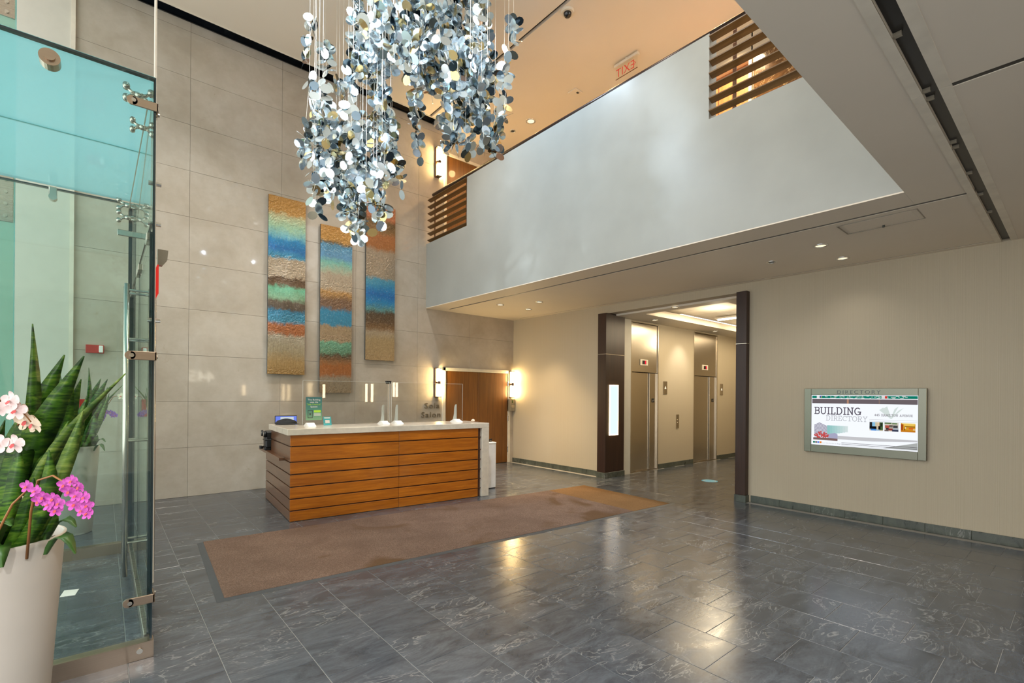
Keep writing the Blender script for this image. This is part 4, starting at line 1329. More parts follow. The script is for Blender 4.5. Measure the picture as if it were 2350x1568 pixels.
# slab-serif stroke lettering for the screen
def arc(cx, cy, rx, ry, a0, a1, n=10):
    return [(cx + rx * math.cos(math.radians(a0 + (a1 - a0) * i / n)), cy + ry * math.sin(math.radians(a0 + (a1 - a0) * i / n))) for i in range(n + 1)]
GL = {
 'B': (.80, [[(.15, 0), (.15, 1)], [(0, 1), (.48, 1)] , [(.15, .53), (.5, .53)], [(0, 0), (.5, 0)], arc(.48, .765, .22, .235, 90, -90), arc(.5, .265, .24, .265, 90, -90)]),
 'U': (.95, [[(.15, 1), (.15, .3)], [(.78, 1), (.78, .3)], arc(.465, .3, .315, .3, 180, 360), [(0, 1), (.3, 1)], [(.63, 1), (.93, 1)]]),
 'I': (.45, [[(.22, 0), (.22, 1)], [(.05, 1), (.39, 1)], [(.05, 0), (.39, 0)]]),
 'L': (.75, [[(.17, 0), (.17, 1)], [(0, 1), (.34, 1)], [(0, 0), (.66, 0)], [(.66, 0), (.66, .26)]]),
 'D': (.92, [[(.15, 0), (.15, 1)], [(0, 1), (.4, 1)], [(0, 0), (.4, 0)], arc(.4, .5, .43, .5, 90, -90)]),
 'N': (.98, [[(.16, 0), (.16, 1)], [(.78, 0), (.78, 1)], [(.16, 1), (.78, 0)], [(0, 1), (.16, 1)], [(0, 0), (.32, 0)], [(.62, 1), (.94, 1)]]),
 'G': (.98, [arc(.47, .5, .43, .5, 48, 335), [(.52, .42), (.92, .42)], [(.84, .42), (.84, .05)]]),
 'R': (.90, [[(.15, 0), (.15, 1)], [(0, 1), (.48, 1)], [(.15, .5), (.5, .5)], arc(.48, .75, .25, .25, 90, -90), [(.45, .5), (.74, 0)], [(0, 0), (.3, 0)], [(.62, 0), (.9, 0)]]),
 'E': (.78, [[(.15, 0), (.15, 1)], [(0, 1), (.64, 1)], [(.64, 1), (.64, .78)], [(.15, .52), (.48, .52)], [(0, 0), (.67, 0)], [(.67, 0), (.67, .24)]]),
 'C': (.92, [arc(.47, .5, .43, .5, 45, 318), [(.8, 1), (.8, .72)]]),
 'T': (.84, [[(.39, 0), (.39, 1)], [(0, 1), (.78, 1)], [(0, 1), (0, .78)], [(.78, 1), (.78, .78)], [(.2, 0), (.58, 0)]]),
 'O': (1.0, [arc(.47, .5, .44, .5, 0, 360, 20)]),
 'Y': (.92, [[(.1, 1), (.43, .48)], [(.76, 1), (.43, .48)], [(.43, .48), (.43, 0)], [(-.02, 1), (.25, 1)], [(.6, 1), (.88, 1)], [(.25, 0), (.61, 0)]]),
 'H': (.98, [[(.16, 0), (.16, 1)], [(.78, 0), (.78, 1)], [(.16, .52), (.78, .52)], [(0, 1), (.32, 1)], [(0, 0), (.32, 0)], [(.62, 1), (.94, 1)], [(.62, 0), (.94, 0)]]),
 'A': (.92, [[(.1, 0), (.43, 1)], [(.43, 1), (.77, 0)], [(.2, .33), (.66, .33)], [(-.03, 0), (.24, 0)], [(.62, 0), (.9, 0)]]),
 'M': (1.1, [[(.16, 0), (.16, 1)], [(.88, 0), (.88, 1)], [(.16, 1), (.52, .25)], [(.52, .25), (.88, 1)], [(0, 0), (.32, 0)], [(.72, 0), (1.04, 0)]]),
 'V': (.92, [[(.1, 1), (.43, 0)], [(.43, 0), (.77, 1)], [(-.03, 1), (.24, 1)], [(.62, 1), (.9, 1)]]),
 '4': (.80, [[(.56, 0), (.56, 1)], [(.56, 1), (.02, .3)], [(.02, .3), (.74, .3)], [(.4, 0), (.72, 0)]]),
 '5': (.76, [[(.6, 1), (.14, 1)], [(.14, 1), (.1, .54)], arc(.33, .32, .31, .32, 130, -150)]),
 ' ': (.55, []),
}
def slab_text(name, s, u0, u1, v0, v1, th, c, d):
    tw = sum(GL[ch][0] + .12 for ch in s) - .12
    H_ = (v1 - v0) * SH
    kx = (u1 - u0) * SW / tw
    x = sx_ - d
    m = MB()
    cur = 0
    for ch in s:
        w, strokes = GL[ch]
        for stt in strokes:
            for (p, r) in zip(stt[:-1], stt[1:]):
                a = Vector(((cur + p[0]) * kx, p[1] * H_))
                b = Vector(((cur + r[0]) * kx, r[1] * H_))
                dd = (b - a).normalized()
                nn = Vector((-dd.y, dd.x)) * th * H_ / 2
                a -= dd * th * H_ * .35
                b += dd * th * H_ * .35
                m.face([(x, SYL - u0 * SW - t.x, SZ1 - v1 * SH + t.y) for t in (a - nn, b - nn, b + nn, a + nn)])
        cur += w + .12
    return m.build(name, em(c), scr)
slab_text('heading', 'BUILDING', .034, .50, .245, .375, .13, (84, 76, 90), .002)
slab_text('heading', 'DIRECTORY', .155, .56, .408, .50, .11, (190, 192, 198), .0019)
slab_text('address', '445 HAMILTON AVENUE', .622, .955, .348, .385, .16, (140, 136, 142), .002)
text('prompt', 'Touch the Screen to Begin', .022, (sx_ - .002, SYL - .205 * SW, SZ1 - .965 * SH), FACE_WEST, em((176, 176, 180)), scr)

# ------------------------------------------------------------------ ceiling fixtures
def downlight(x, y, z, label, lit=True, r=.075, group='recessed ceiling downlights'):
    o = thing('downlight', label, 'downlight', (x, y, z), group)
    MB().lathe([(r * .72, .0), (r * .72, -.006), (r, -.006), (r, .001)], (x, y, z), 24).build('trim_ring', MAT['chrome'], o, True)
    MB().lathe([(0, -.0015), (r * .72, -.0015)], (x, y, z), 24).build('lens', MAT['lit_disc'] if lit else MAT['groove'], o)
for (x, y, lab) in ((6.28, 1.98, 'chrome downlight in the low ceiling, the one farther from the directory wall'),
                    (7.05, 1.98, 'chrome downlight in the low ceiling close above the directory wall'),
                    (6.0, 7.5, 'small downlight in the low ceiling nearest the balcony underside corner'),
                    (6.75, 7.5, 'small downlight in the low ceiling close to the far wall corner'),
                    (6.35, 6.75, 'small downlight in the low ceiling, right of the pair by the far corner')):
    downlight(x, y, zc(y) - .0005, lab)
downlight(6.6, 2.64, zc(2.64) - .0005, 'flat pale cover disc in the low ceiling, unlit', False, .06)
downlight(6.72, 7.44, ZU - .0005, 'brown rimmed downlight in the upper corridor ceiling', True, .10)
downlight(6.68, 7.97, ZU - .0005, 'small pale disc in the upper corridor ceiling above the sconce', False, .06)
downlight(7.77, 4.73, 3.1895, 'small downlight in the elevator lobby ceiling border above the portal', True, .07)
downlight(8.76, 5.81, 3.1895, 'small downlight in the lobby ceiling border above the nearer elevator', True, .07)
downlight(11.3, 5.81, 3.1895, 'small downlight in the lobby ceiling border above the farther elevator', True, .07)
downlight(9.9, 4.3, 3.369, 'round white speaker disc in the elevator lobby ceiling tiles', False, .11)

cmx = thing('security_camera', 'small dome camera on the upper ceiling beyond the chandelier', 'camera', (5.2, 4.97, ZU))
MB().cyl((5.2, 4.97, ZU - .03), (5.2, 4.97, ZU - .0005), .09, .10, 24).build('base', MAT['trim_white'], cmx)
MB().lathe([(.06, -.03), (.055, -.06), (.035, -.085), (0, -.095)], (5.2, 4.97, ZU), 24).build('dome', MAT['black_gloss'], cmx, True)
sq = thing('ceiling_sensor', 'square white sensor plate on the upper corridor ceiling', 'sensor', (6.7, 6.19, ZU))
MB().bev(6.6, 6.8, 6.09, 6.29, ZU - .02, ZU - .0005, .004).build('plate', MAT['ceiling'], sq)
B(6.70, 6.75, 6.13, 6.17, ZU - .024, ZU - .019).build('eye', MAT['black_plastic'], sq)
ht = thing('ceiling_hatch', 'flush rectangular access hatch in the low ceiling near the directory wall', 'hatch', (5.86, 1.33, zc(1.3)))
hz = zc(1.33)
MB().bev(5.70, 5.97, 1.06, 1.60, hz - .004, hz + .002, .001).build('panel', MAT['ceiling'], ht)
hm = MB()
for (a, b, c, d) in ((5.672, 5.68, 1.01, 1.65), (6.03, 6.036, 1.01, 1.65), (5.68, 6.03, 1.01, 1.018), (5.68, 6.03, 1.642, 1.65)):
    hm.box(a, b, c, d, hz - .006, hz + .002)
hm.build('rim', MAT['hatch_joint'], ht)
MB().cyl((5.99, 1.33, hz - .02), (5.99, 1.33, hz), .012, n=10).build('latch', MAT['groove'], ht)

# exit sign of the upper corridor, seen from behind
ex = thing('exit_sign', 'clear exit sign with red mirrored letters hanging in the upper corridor', 'exit sign', (6.66, 5.0, 7.05))
MB().bev(6.63, 6.69, 4.76, 5.24, 7.20, 7.245, .004).build('housing', MAT['trim_white'], ex)
MB().cyl((6.66, 5.0, 7.245), (6.66, 5.0, ZU - .001), .02, n=10).build('stem', MAT['trim_white'], ex)
B(6.656, 6.664, 4.78, 5.22, 7.0, 7.20).build('acrylic_panel', MAT['acrylic'], ex)
B(6.655, 6.665, 4.78, 5.22, 6.992, 7.0).build('panel_edge', MAT['post_bronze'], ex)
text('letters', 'EXIT', .20, (6.6665, 5.03, 7.03), FACE_EAST, MAT['red_glow'], ex, 0.0, 1.05, 'CENTER', .9)
MB().raw([(6.6665, 4.82, 7.10), (6.6665, 4.845, 7.135), (6.6665, 4.845, 7.12), (6.6665, 4.835, 7.10), (6.6665, 4.845, 7.08), (6.6665, 4.845, 7.065)],
         [(0, 1, 2, 3), (0, 3, 4, 5)]).build('arrow', MAT['red_glow'], ex)

# ------------------------------------------------------------------ glass vestibule
GY, GF, GX, GT = 3.66, 6.22, 0.235, 3.50
vs_ = thing('glass_vestibule', 'glass entrance vestibule with steel fittings and tall door pulls at the left', 'vestibule', (-.5, 4.9, 0))
def pane(name, x0, x1, y0, y1, z0, z1, mat, edge_mat, edges, parent=vs_):
    """a glass sheet plus its own dark edge strips"""
    p = B(x0, x1, y0, y1, z0, z1).build(name, mat, parent)
    e = MB()
    for (a, b, c, d, f, g) in edges:
        e.box(a, b, c, d, f, g)
    if edges:
        e.build('glass_edge', edge_mat, p)
    return p
pane('side_pane', -1.7, GX - .008, GY, GY + .03, .10, GT, MAT['glass'], MAT['glass_edge'], [(GX - .012, GX, GY - .0, GY + .045, .10, GT), (-1.7, GX, GY, GY + .03, GT, GT + .012)])
pane('far_pane', -1.7, GX - .045, GF, GF + .02, .10, GT - .0, MAT['glass'], MAT['glass_edge'], [(GX - .05, GX - .02, GF, GF + .022, .10, GT), (-1.7, GX - .02, GF - .01, GF + .03, GT - .012, GT)])
for (a, b) in ((GY + .04, 4.868), (4.876, GF - .02)):
    pane('roof_pane', -1.7, GX - .005, a, b, GT + .012, GT + .03, MAT['glass_roof'], MAT['glass_edge_light'],
         [(-1.7, GX - .005, a - .006, a, GT + .010, GT + .032)] if a < 4 else [])
MB().box(-1.7, GX - .01, 4.866, 4.878, GT + .008, GT + .016).build('roof_seam', MAT['glass_edge_light'], vs_)
B(-1.7, GX + .008, GY - .02, GY + .055, 0, .10).build('base_channel', MAT['bronze_plate'], vs_)
B(-1.7, GX, GF - .04, GF + .06, 0, .10).build('base_channel', MAT['bronze_plate'], vs_)
MB().cyl((GX - .06, GY - .021, .055), (GX - .06, GY - .028, .055), .016, n=12).build('channel_bolt', MAT['fitting'], vs_)
# door leaves and transom in the plane x = GX
for (a, b) in ((GY + .10, 4.905), (4.925, GF - .03)):
    p = pane('door_leaf', GX - .02, GX - .008, a, b, .10, 2.60, MAT['glass'], MAT['glass_edge'],
             [(GX - .021, GX - .007, a - .006, a, .10, 2.6), (GX - .021, GX - .007, b, b + .006, .10, 2.6)])
    MB().bev(GX - .035, GX + .007, a, b, .01, .10, .003).build('bottom_rail', MAT['steel_h'], p)
    for yp in (a + .02, b - .16):
        MB().bev(GX - .035, GX + .007, yp, yp + .14, 2.55, 2.60, .003).build('patch_fitting', MAT['steel_h'], p)
    yh = b - .07 if a < 4 else a + .07
    for s in (-1, 1):
        xh = GX - .014 + s * .085
        h = MB().cyl((xh, yh, .16), (xh, yh, 2.45), .017, n=14).build('pull_handle', MAT['fitting'], p, True)
        for z in (.42, 1.22, 2.02, 2.40):
            MB().cyl((GX - .014, yh, z), (xh, yh, z), .009, n=8).build('standoff', MAT['fitting'], h)
pane('transom_pane', GX - .02, GX - .008, GY + .05, GF - .03, 2.64, GT, MAT['glass'], MAT['glass_edge'], [(GX - .021, GX - .007, GY + .05, GF - .03, 2.632, 2.64)])
# clamp plates on the near corner
for z in (3.33, 1.82, .35):
    c = MB()
    c.bev(GX - .115, GX + .012, GY - .012, GY - .001, z - .026, z + .026, .003)
    c.cyl((GX - .115, GY - .012, z), (GX - .115, GY - .001, z), .026, n=20)
    c.bev(GX + .001, GX + .012, GY - .012, GY + .11, z - .026, z + .026, .003)
    co = c.build('clamp_plate', MAT['bronze_plate'], vs_)
    MB().cyl((GX - .108, GY - .022, z), (GX - .108, GY - .011, z), .012, .010, 12).build('bolt', MAT['fitting'], co)
    MB().cyl((GX + .011, GY + .09, z), (GX + .024, GY + .09, z), .012, .010, 12).build('bolt', MAT['fitting'], co)
# glazing spiders
def spider(x, y, z, s=1.0):
    m = MB()
    m.cyl((x - .02 * s, y, z), (x + .02 * s, y, z), .02 * s, n=14)
    for (dx, dz) in ((-1, 1), (1, 1), (-1, -1), (1, -1)):
        m.tube([(x, y, z), (x + dx * .035 * s, y, z + dz * .012 * s), (x + dx * .06 * s, y, z + dz * .035 * s)], [.011 * s, .010 * s, .008 * s], 8)
        m.cyl((x + dx * .06 * s, y - .02, z + dz * .035 * s), (x + dx * .06 * s, y + .016, z + dz * .035 * s), .018 * s, n=14)
    return m.build('spider_fitting', MAT['fitting'], vs_, True)
spider(GX - .08, GY + .10, 3.42)
spider(GX - .06, GY + .12, 3.24, .8)
spider(GX - .06, GF - .05, 3.46, 1.15)
spider(GX - .06, GF - .05, 3.34, 1.15)
MB().bev(GX - .14, GX + .06, GF - .02, GF - .005, 3.16, 3.22, .006).build('splice_plate', MAT['fitting'], vs_)
for x in (-.37, -.75):
    p = MB()
    p.cyl((x, GF - .03, GT - .09), (x, GF + .04, GT - .09), .03, n=18)
    p.bev(x - .028, x + .028, GF - .02, GF + .04, GT - .09, GT + .005, .006)
    p.build('edge_clip', MAT['fitting'], vs_)
p = MB()
p.cyl((-.235, GY - .018, 3.42), (-.235, GY + .05, 3.42), .045, n=22)
p.cyl((-.235, GY - .03, 3.42), (-.235, GY - .017, 3.42), .024, n=16)
p.build('glass_button', MAT['bronze_plate'], vs_)
# tension rod from hub to hub and the light hanger rod at the corner
MB().cyl((GX - .06, GF - .05, 3.36), (GX - .03, GY + .14, 3.42), .004, n=6).build('tension_rod', MAT['fitting'], vs_)
MB().cyl((GX + .005, GY + .075, .42), (GX - .005, GY + .075, ZU - .002), .0075, n=10).build('hanger_rod', MAT['trim_white'], vs_)
for z in (2.05, 2.65, 2.9):
    MB().cyl((GX - .03, GY + .09, z), (GX + .035, GY + .09, z), .014, n=10).build('pivot_stud', MAT['fitting'], vs_)

# edge-lit exit sign over the doors, seen end on
e2 = thing('exit_sign', 'red edge-lit exit sign seen end on above the vestibule doors', 'exit sign', (GX + .05, GY + .12, 2.30))
MB().raw([(GX + .02, GY + .10, 2.50), (GX + .075, GY + .10, 2.50), (GX + .07, GY + .10, 2.44), (GX + .045, GY + .10, 2.40), (GX + .02, GY + .10, 2.40)] +
         [(GX + .02, GY + .14, 2.50), (GX + .075, GY + .14, 2.50), (GX + .07, GY + .14, 2.44), (GX + .045, GY + .14, 2.40), (GX + .02, GY + .14, 2.40)],
         [(4, 3, 2, 1, 0), (5, 6, 7, 8, 9), (0, 1, 6, 5), (1, 2, 7, 6), (2, 3, 8, 7), (3, 4, 9, 8), (4, 0, 5, 9)]).build('bracket', MAT['grey_box'], e2)
B(GX + .018, GX + .026, GY + .09, GY + .40, 2.22, 2.40).build('lit_panel', MAT['red_glow'], e2)

# façade fin at the far left
fn = thing('glass_fin', 'tall greenish glass fin with steel splice plates at the left edge', 'glass fin', (-.95, 7.0, 0))
B(-1.3, -.70, 7.0, 7.02, 0, 7.26).build('fin_sheet', MAT['fin_glass'], fn)
B(-.70, -.694, 6.998, 7.022, 0, 7.26).build('fin_edge', MAT['glass_edge_light'], fn)
for (z0, z1) in ((3.30, 3.78), (5.35, 5.75)):
    p = MB().bev(-1.3, -.705, 6.985, 6.999, z0, z1, .003).build('splice_plate', MAT['steel_h'], fn)
    for k in range(4):
        z = z0 + (z1 - z0) * (k + .5) / 4
        MB().cyl((-.76, 6.975, z), (-.76, 6.986, z), .016, n=12).build('bolt', MAT['fitting'], p)

# ------------------------------------------------------------------ planters
def ribbon(pts, ws, face, twist=0.0, fold=0.25):
    """curved leaf blade: centre line pts, half widths ws, facing direction"""
    m = MB()
    n = len(pts)
    vs = []
    for i, p in enumerate(pts):
        p = Vector(p)
        d = (Vector(pts[min(i + 1, n - 1)]) - Vector(pts[max(i - 1, 0)])).normalized()
        f = Vector(face)
        f = (Matrix.Rotation(twist * i / max(1, n - 1), 3, d) @ f)
        s = d.cross(f).normalized()
        nn = s.cross(d).normalized()
        w = ws[i]
        vs += [p - s * w + nn * (w * fold), p - nn * .002, p + s * w + nn * (w * fold), p + nn * .004]
    fs = []
    for i in range(n - 1):
        a, b = 4 * i, 4 * i + 4
        fs += [(a, a + 1, b + 1, b), (a + 1, a + 2, b + 2, b + 1), (a + 2, a + 3, b + 3, b + 2), (a + 3, a, b, b + 3)]
    m.raw(vs, fs)
    return m

def blossom_mesh(name, petal, scale):
    m = MB()
    for k in range(5):
        a = PI / 2 + k * 2 * PI / 5
        w = .82 if k in (1, 4) else .56
        L = 1.0 if k in (1, 4) else .95
        c, s = math.cos(a), math.sin(a)
        pts = []
        for (t, ww, h) in ((.08, .1, 0), (.35, w * .85, .12), (.65, w, .16), (.9, w * .7, .08), (L + .03, w * .12, .02)):
            pts.append((t, ww, h))
        vs = []
        for (t, ww, h) in pts:
            for sgn in (-1, 1):
                x, y = t, sgn * ww * .55
                vs.append(((c * x - s * y) * scale, h * scale, (s * x + c * y) * scale))
        m.raw(vs, [(2 * i, 2 * i + 1, 2 * i + 3, 2 * i + 2) for i in range(4)], 0)
    m.raw([(-.14 * scale, -.05 * scale, .05 * scale), (.14 * scale, -.05 * scale, .05 * scale), (.2 * scale, -.25 * scale, -.2 * scale), (0, -.32 * scale, -.36 * scale), (-.2 * scale, -.25 * scale, -.2 * scale)],
          [(0, 1, 2, 3, 4)], 1)
    me = bpy.data.meshes.new(name)
    me.from_pydata(m.v, [], m.f)
    me.materials.append(petal)
    me.materials.append(MAT['lip'])
    me.polygons.foreach_set('material_index', m.mi)
    me.polygons.foreach_set('use_smooth', [True] * len(me.polygons))
    return me
BL = {k: blossom_mesh('blossom', MAT[k], s) for k, s in (('magenta', .025), ('cream', .042), ('pinkwhite', .040), ('violet', .030))}

RD = R0
def planter(loc, label, first):
    FD = Vector((loc[0], loc[1], 0)).normalized()
    P = thing('planter', label, 'planter', loc, 'tall white planters with snake plants')
    L = Vector(loc)
    H = 0.985
    prof = [(0, 0), (.18, 0), (.193, .012), (.254, H - .02), (.26, H), (.254, H + .004), (.245, H), (.238, H - .10)]
    MB().lathe(prof, L, 56).build('pot', MAT['pot'], P, True)
    sm = MB()
    vs = [L + Vector((0, 0, H - .045))]
    for j in range(1, 8):
        for i in range(28):
            t = 2 * PI * i / 28
            vs.append(L + Vector((.24 * j / 7 * math.cos(t), .24 * j / 7 * math.sin(t), H - .05 + random.uniform(-.010, .014))))
    fs = [(0, 1 + i, 1 + (i + 1) % 28) for i in range(28)]
    for j in range(6):
        for i in range(28):
            fs.append((1 + j * 28 + i, 1 + (j + 1) * 28 + i, 1 + (j + 1) * 28 + (i + 1) % 28, 1 + j * 28 + (i + 1) % 28))
    sm.raw(vs, fs)
    sm.build('soil', MAT['soil'], P)
    def pt(r, d, z):
        return L + RD * (r * 1.08 + .030) + FD * d + Vector((0, 0, H - .05 + z * 1.09))
    # leaf: base (r,d), tip (r,d,z), half width, bow, light?
    leaves = [
        ((.02, -.05), (.155, -.07, .86), .026, (.06, 0), 0, .7), ((.07, .0), (.285, .02, .75), .045, (-.045, 0), 0, .3),
        ((.11, -.03), (.355, -.02, .745), .046, (-.06, 0), 0, .2), ((.13, .06), (.325, .06, .67), .042, (.02, 0), 0, -.2),
        ((.15, -.06), (.505, -.06, .68), .022, (-.10, 0), 1, .9), ((.10, .10), (.36, .10, .66), .035, (.02, 0), 0, .2),
        ((.16, .03), (.375, .02, .60), .025, (.03, 0), 0, .3), ((.18, -.08), (.345, -.08, .54), .024, (.02, 0), 1, .1),
        ((-.02, .04), (.06, .05, .50), .03, (-.03, 0), 0, .4), ((-.08, -.04), (-.0, -.05, .53), .034, (.0, 0), 0, .3),
        ((-.12, .06), (-.14, .08, .80), .034, (-.02, 0), 0, .3), ((.05, .13), (.21, .14, .62), .03, (.05, 0), 0, .2),
        ((.02, .02), (.16, -.02, .58), .03, (-.04, 0), 0, -.5), ((.20, .02), (.255, -.02, .17), .022, (.02, 0), 0, .2),
        ((.13, -.12), (.215, -.14, .40), .027, (.05, 0), 0, .3), ((.09, -.13), (.16, -.15, .30), .03, (.02, 0), 0, .2),
        ((.17, .0), (.30, .0, .50), .03, (-.02, 0), 0, .4), ((.0, -.12), (.11, -.13, .42), .026, (.03, 0), 0, -.4),
        ((-.05, -.10), (-.03, -.12, .60), .028, (.02, 0), 0, .2), ((-.15, -.05), (-.22, -.05, .66), .03, (-.02, 0), 0, .2),
        ((-.17, .03), (-.33, .02, .48), .028, (.03, 0), 1, .4), ((-.09, .12), (-.06, .16, .72), .032, (.02, 0), 0, .3)]
    for (b, t, w, bow, lt_, tw) in leaves:
        n = 11
        pts, ws = [], []
        for i in range(n):
            f = i / (n - 1)
            k = math.sin(PI * f)
            pts.append(pt(b[0] * .72 + (t[0] - b[0] * .72) * f + bow[0] * k, b[1] * .5 + (t[1] - b[1] * .5) * f + bow[1] * k, t[2] * f))
            ws.append(w * (.55 + .9 * math.sin(PI * min(1, .18 + f * .62)) * .55) * (1 if f < .72 else max(.03, (1 - f) / .28) ** .75))
        fc = (-FD + RD * random.uniform(-.3, .3)).normalized()
        ribbon(pts, ws, fc, tw, .22).build('snake_leaf', MAT['leaf_light' if lt_ else 'leaf'], P, True)
    # broad orchid leaves at the rim
    for (b, t) in (((-.02, -.18), (-.13, -.20, .10)), ((.03, -.19), (.045, -.24, -.06)), ((.0, -.17), (.08, -.22, .08)), ((.22, -.02), (.33, .0, -.06)), ((.21, .03), (.34, .06, .03))):
        n = 7
        pts, ws = [], []
        for i in range(n):
            f = i / (n - 1)
            pts.append(pt(b[0] + (t[0] - b[0]) * f, b[1] + (t[1] - b[1]) * f, t[2] * f + .10 * math.sin(PI * f * .8)))
            ws.append(.032 * math.sin(PI * min(.97, .12 + f * .85)) + .002)
        ribbon(pts, ws, (0, 0, 1), 0.2, .25).build('orchid_leaf', MAT['orchid_leaf'], P, True)
    # orchid sprays: stem with blossoms as sub-parts
    def spray(path, kind, spots):
        stem = MB().tube([pt(*q_) for q_ in path], [.005 - .003 * i / len(path) for i in range(len(path))], 7).build('orchid_stem', MAT['stem'], P, True)
        for (r, d, z, yaw) in spots:
            o = bpy.data.objects.new('blossom', BL[kind])
            COL.objects.link(o)
            o.parent = stem
            o.location = pt(r, d, z) - wloc(stem)
            q1 = Matrix((RD, FD, U0)).transposed().to_4x4() @ Matrix.Rotation(yaw, 4, 'Z') @ Matrix.Rotation(random.uniform(-.35, .35), 4, 'X')
            o.rotation_euler = q1.to_euler()
    if first:
        spray([(-.02, -.20, .0), (.03, -.23, .12), (.08, -.25, .22), (.13, -.26, .27), (.19, -.27, .26), (.24, -.27, .22)], 'magenta',
              [(.125, -.28, .285, .1), (.155, -.285, .27, -.2), (.18, -.29, .25, .3), (.165, -.285, .235, 0), (.20, -.29, .225, -.3), (.215, -.29, .245, .2), (.225, -.285, .205, .4), (.235, -.29, .23, .1)])
        spray([(.14, -.10, .0), (.15, -.16, .18), (.17, -.22, .30), (.22, -.25, .32), (.29, -.26, .28), (.33, -.26, .20)], 'magenta',
              [(.255, -.275, .29, .2), (.28, -.28, .305, 0), (.305, -.28, .285, -.3), (.27, -.285, .27, .3), (.295, -.28, .255, .1), (.325, -.28, .25, -.2), (.335, -.275, .22, .2), (.315, -.285, .205, .0), (.29, -.28, .225, .4), (.335, -.28, .195, -.1)])
        spray([(-.03, .0, .0), (-.06, -.05, .3), (-.02, -.1, .5), (.04, -.12, .58), (.10, -.12, .56), (.15, -.12, .50)], 'pinkwhite',
              [(.02, -.15, .55, .2), (.07, -.155, .575, -.1), (.09, -.15, .54, .3), (.03, -.155, .42, .0), (.085, -.15, .42, .2)])
        spray([(.02, .02, .0), (.06, .0, .3), (.10, -.04, .48), (.14, -.06, .52)], 'cream',
              [(.13, -.10, .50, .2), (.155, -.10, .49, -.3), (.10, -.10, .54, .1), (.13, -.08, .19, .0)])
    else:
        spray([(.16, .05, .0), (.22, .06, .2), (.28, .06, .36), (.36, .06, .42), (.44, .05, .38)], 'violet',
              [(.29, .03, .38, .1), (.32, .03, .36, -.2), (.30, .035, .33, .3), (.35, .03, .40, 0), (.39, .03, .40, .2), (.42, .03, .385, -.2), (.44, .03, .37, .1), (.41, .035, .365, .2)])
        spray([(.19, .08, .0), (.28, .1, .35), (.42, .1, .56), (.52, .1, .58), (.60, .08, .50)], 'cream',
              [(.50, .06, .57, .1), (.56, .06, .54, -.2), (.60, .05, .50, .2)])
    return P
planter((-.38, 2.93, 0), 'large white planter of snake plants and magenta orchids in the left foreground', True)
planter((-.28, 7.40, 0), 'white planter with violet orchids standing beyond the vestibule glass', False)

# ------------------------------------------------------------------ chandelier
CH = Vector((2.58, 5.02, 0))
ch = thing('chandelier', 'large chandelier of hanging mirrored petals and bright bulbs in the atrium', 'chandelier', (2.58, 5.02, 3.4))
MB().lathe([(0, ZU - .05), (1.25, ZU - .05), (1.27, ZU - .045), (1.27, ZU - .001)], CH, 48).build('ceiling_plate', MAT['trim_white'], ch)
def petal_mesh(nm, mat):
    n = 10
    vs = []
    for z in (-.001, .001):
        for i in range(n):
            t = 2 * PI * i / n
            vs.append((.058 * math.cos(t), .045 * math.sin(t), z))
    fs = [tuple(range(n - 1, -1, -1)), tuple(range(n, 2 * n))] + [(i, (i + 1) % n, n + (i + 1) % n, n + i) for i in range(n)]
    me = bpy.data.meshes.new(nm)
    me.from_pydata(vs, [], fs)
    me.materials.append(mat)
    return me, vs, fs
PM = [plain('mirror_petal', (226, 238, 244), .13, .93, .5, .03), plain('mirror_petal_warm_reflection', (214, 192, 138), .14, .95, .5, .04), plain('mirror_petal_dark_reflection', (104, 120, 130), .10, 1.0, .5, .06)]  # warm and dark tints: reflections of ceiling and surroundings put into petal colour
pms = [petal_mesh('petal', m_) for m_ in PM]
petals = []
def cluster(c, axis, k, spread):
    a = Vector(axis).normalized()
    u = a.orthogonal().normalized()
    u = Matrix.Rotation(random.uniform(0, 2 * PI), 3, a) @ u
    for i in range(k):
        d = Matrix.Rotation(2 * PI * i / max(k, 3) + random.uniform(-.25, .25), 3, a) @ u
        lift = random.uniform(-.5, .5)
        d2 = (d + a * lift).normalized()
        nrm = (a - d2 * a.dot(d2)).normalized()
        tl = random.uniform(-.5, .5)
        nrm = Matrix.Rotation(tl, 3, d2) @ nrm
        cen = Vector(c) + d2 * spread
        y = nrm.cross(d2)
        M = Matrix((d2, y, nrm)).transposed().to_4x4()
        M.translation = cen
        petals.append((M, random.choices((0, 1, 2), (.70, .09, .21))[0]))
wires = []
def garland(lat, dep, z0, z1, sway):
    base = CH + R0 * lat + FW * dep
    z = z1
    ph, am = random.uniform(0, 6.3), random.uniform(.02, sway)
    top = None
    while z > z0:
        s = (z1 - z)
        p = base + R0 * (am * math.sin(ph + s * 4)) + FW * (am * math.cos(ph + s * 3.1))
        p.z = z
        if top is None:
            top = p.copy()
        ax = Vector((random.gauss(0, 1), random.gauss(0, 1), random.gauss(0, .7)))
        cluster(p, ax, random.choice((2, 3, 4, 4, 5)), .064)
        z -= random.uniform(.085, .125)
    wires.append((top, p))
def ell(rl, rd):
    while True:
        a, b = random.uniform(-1, 1), random.uniform(-1, 1)
        if a * a + b * b < 1:
            return a * rl, b * rd
for i in range(52):          # upper tier
    a, b = ell(.92, .95)
    lat = .24 + a
    bot = 4.78 + random.uniform(-.12, .5)
    if lat < -.45:
        bot = 5.1 + random.uniform(0, .3)
    z1 = random.uniform(6.0, 6.75)
    garland(lat, b, bot, z1 if random.random() < .6 else bot + random.uniform(.5, .9), .07)
for i in range(27):          # lower tier, front left of the spiral
    a, b = ell(.56, .55)
    lat = -.62 + a
    bot = 3.9 + random.uniform(-.12, .5)
    garland(lat, b, bot, min(5.2, bot + random.uniform(.4, 1.0)), .07)
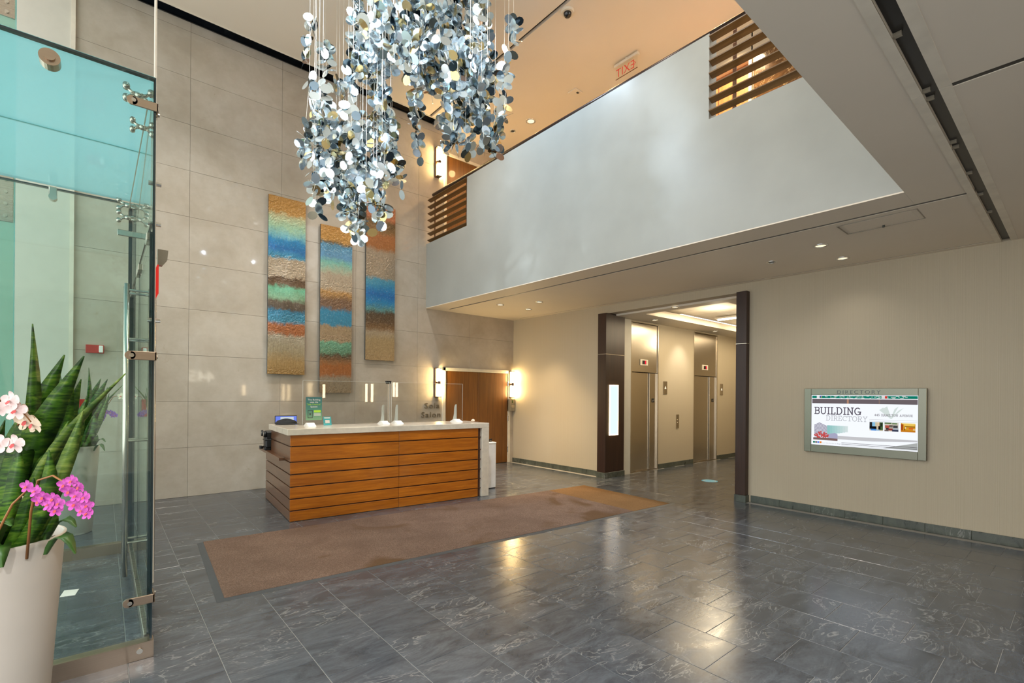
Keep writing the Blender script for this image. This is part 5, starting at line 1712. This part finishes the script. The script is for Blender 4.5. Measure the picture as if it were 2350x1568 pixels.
for i in range(11):
    a, b = ell(.44, .35)
    garland(-.56 + a, b, 3.36 + random.uniform(0, .35), 3.85 + random.uniform(0, .35), .08)
for (lat, z0, z1) in ((-.98, 5.2, 5.7), (-.93, 5.25, 5.6), (.60, 4.25, 4.75), (.72, 4.3, 4.6), (.92, 4.35, 4.8), (1.10, 4.45, 5.1), (1.18, 4.6, 5.3), (1.2, 5.6, 5.85), (.52, 4.3, 4.5), (1.05, 4.4, 4.8)):
    garland(lat, random.uniform(-.3, .3), z0, z1, .06)
order = sorted(range(len(petals)), key=lambda i: ((petals[i][0].translation - CAM).length if (project(petals[i][0].translation) or (0, -99))[1] > -10 else 99))
top300 = set(order[:296])
rest = [MB(), MB(), MB()]
allr = MB()
for i, (M, k) in enumerate(petals):
    if i in top300:
        o = bpy.data.objects.new('petal', pms[k][0])
        COL.objects.link(o)
        o.parent = ch
        L = M.copy()
        L.translation = M.translation - wloc(ch)
        o.matrix_basis = L
    else:
        allr.raw([M @ Vector(v) for v in pms[k][1]], pms[k][2], k)
po_ = allr.build('petals', PM, ch)
po_['kind'] = 'stuff'
for (a, b) in wires:
    MB().tube([(a.x, a.y, ZU - .05), a, b], .0016, 5).build('wire', MAT['trim_white'], ch)
for p in ((1.68, 5.25, 4.70), (2.08, 4.79, 5.04), (2.22, 4.53, 4.97), (2.59, 4.75, 5.27), (3.0, 4.27, 5.34), (3.38, 4.47, 5.66), (2.87, 4.12, 5.09), (2.95, 3.93, 4.99), (2.27, 4.89, 4.34), (2.18, 5.09, 3.81)):
    b_ = MB().sphere(p, .016, 1).build('bulb', MAT['led'], ch, True)
    MB().cyl((p[0], p[1], p[2] + .014), (p[0], p[1], p[2] + .05), .009, n=8).build('socket', MAT['chrome'], b_)
    MB().cyl((p[0], p[1], p[2] + .05), (p[0], p[1], ZU - .05), .0016, n=5).build('wire', MAT['trim_white'], ch)

# ------------------------------------------------------------------ lit house number and lamps on the entry wall (seen as reflections)
hn = thing('house_number', 'lit house number 445 reflected in the polished stone wall', 'house number', (2.85, -4.98, 2.0))
text('digits', '445', .62, (3.0, -4.96, 2.05), FACE_NORTH, MAT['lit_sign'], hn, .01)
for (x, bars, z0, z1, lab) in ((4.51, (0,), 1.45, 1.95, 'single bar lamp on the entry wall, reflected in the stone left of the desk'),
                               (6.17, (-.11, .11), 1.3, 2.0, 'twin bar lamp on the entry wall, reflected in the stone above the black cap'),
                               (7.2, (-.06, .06), 1.5, 2.1, 'twin bar lamp on the entry wall, reflected in the stone above the green notice')):
    bl = thing('bar_lamp', lab, 'wall lamp', (x, -4.99, z0), 'bar lamps on the entry wall')
    MB().bev(x - .16, x + .16, -4.999, -4.97, z0 - .03, z1 + .03, .004).build('back_plate', MAT['post_bronze'], bl)
    for b in bars:
        MB().cyl((x + b, -4.94, z0), (x + b, -4.94, z1), .045, n=14).build('lamp_tube', MAT['bar_lit'], bl, True)
print('petals', len(petals), 'objects', len(bpy.data.objects))
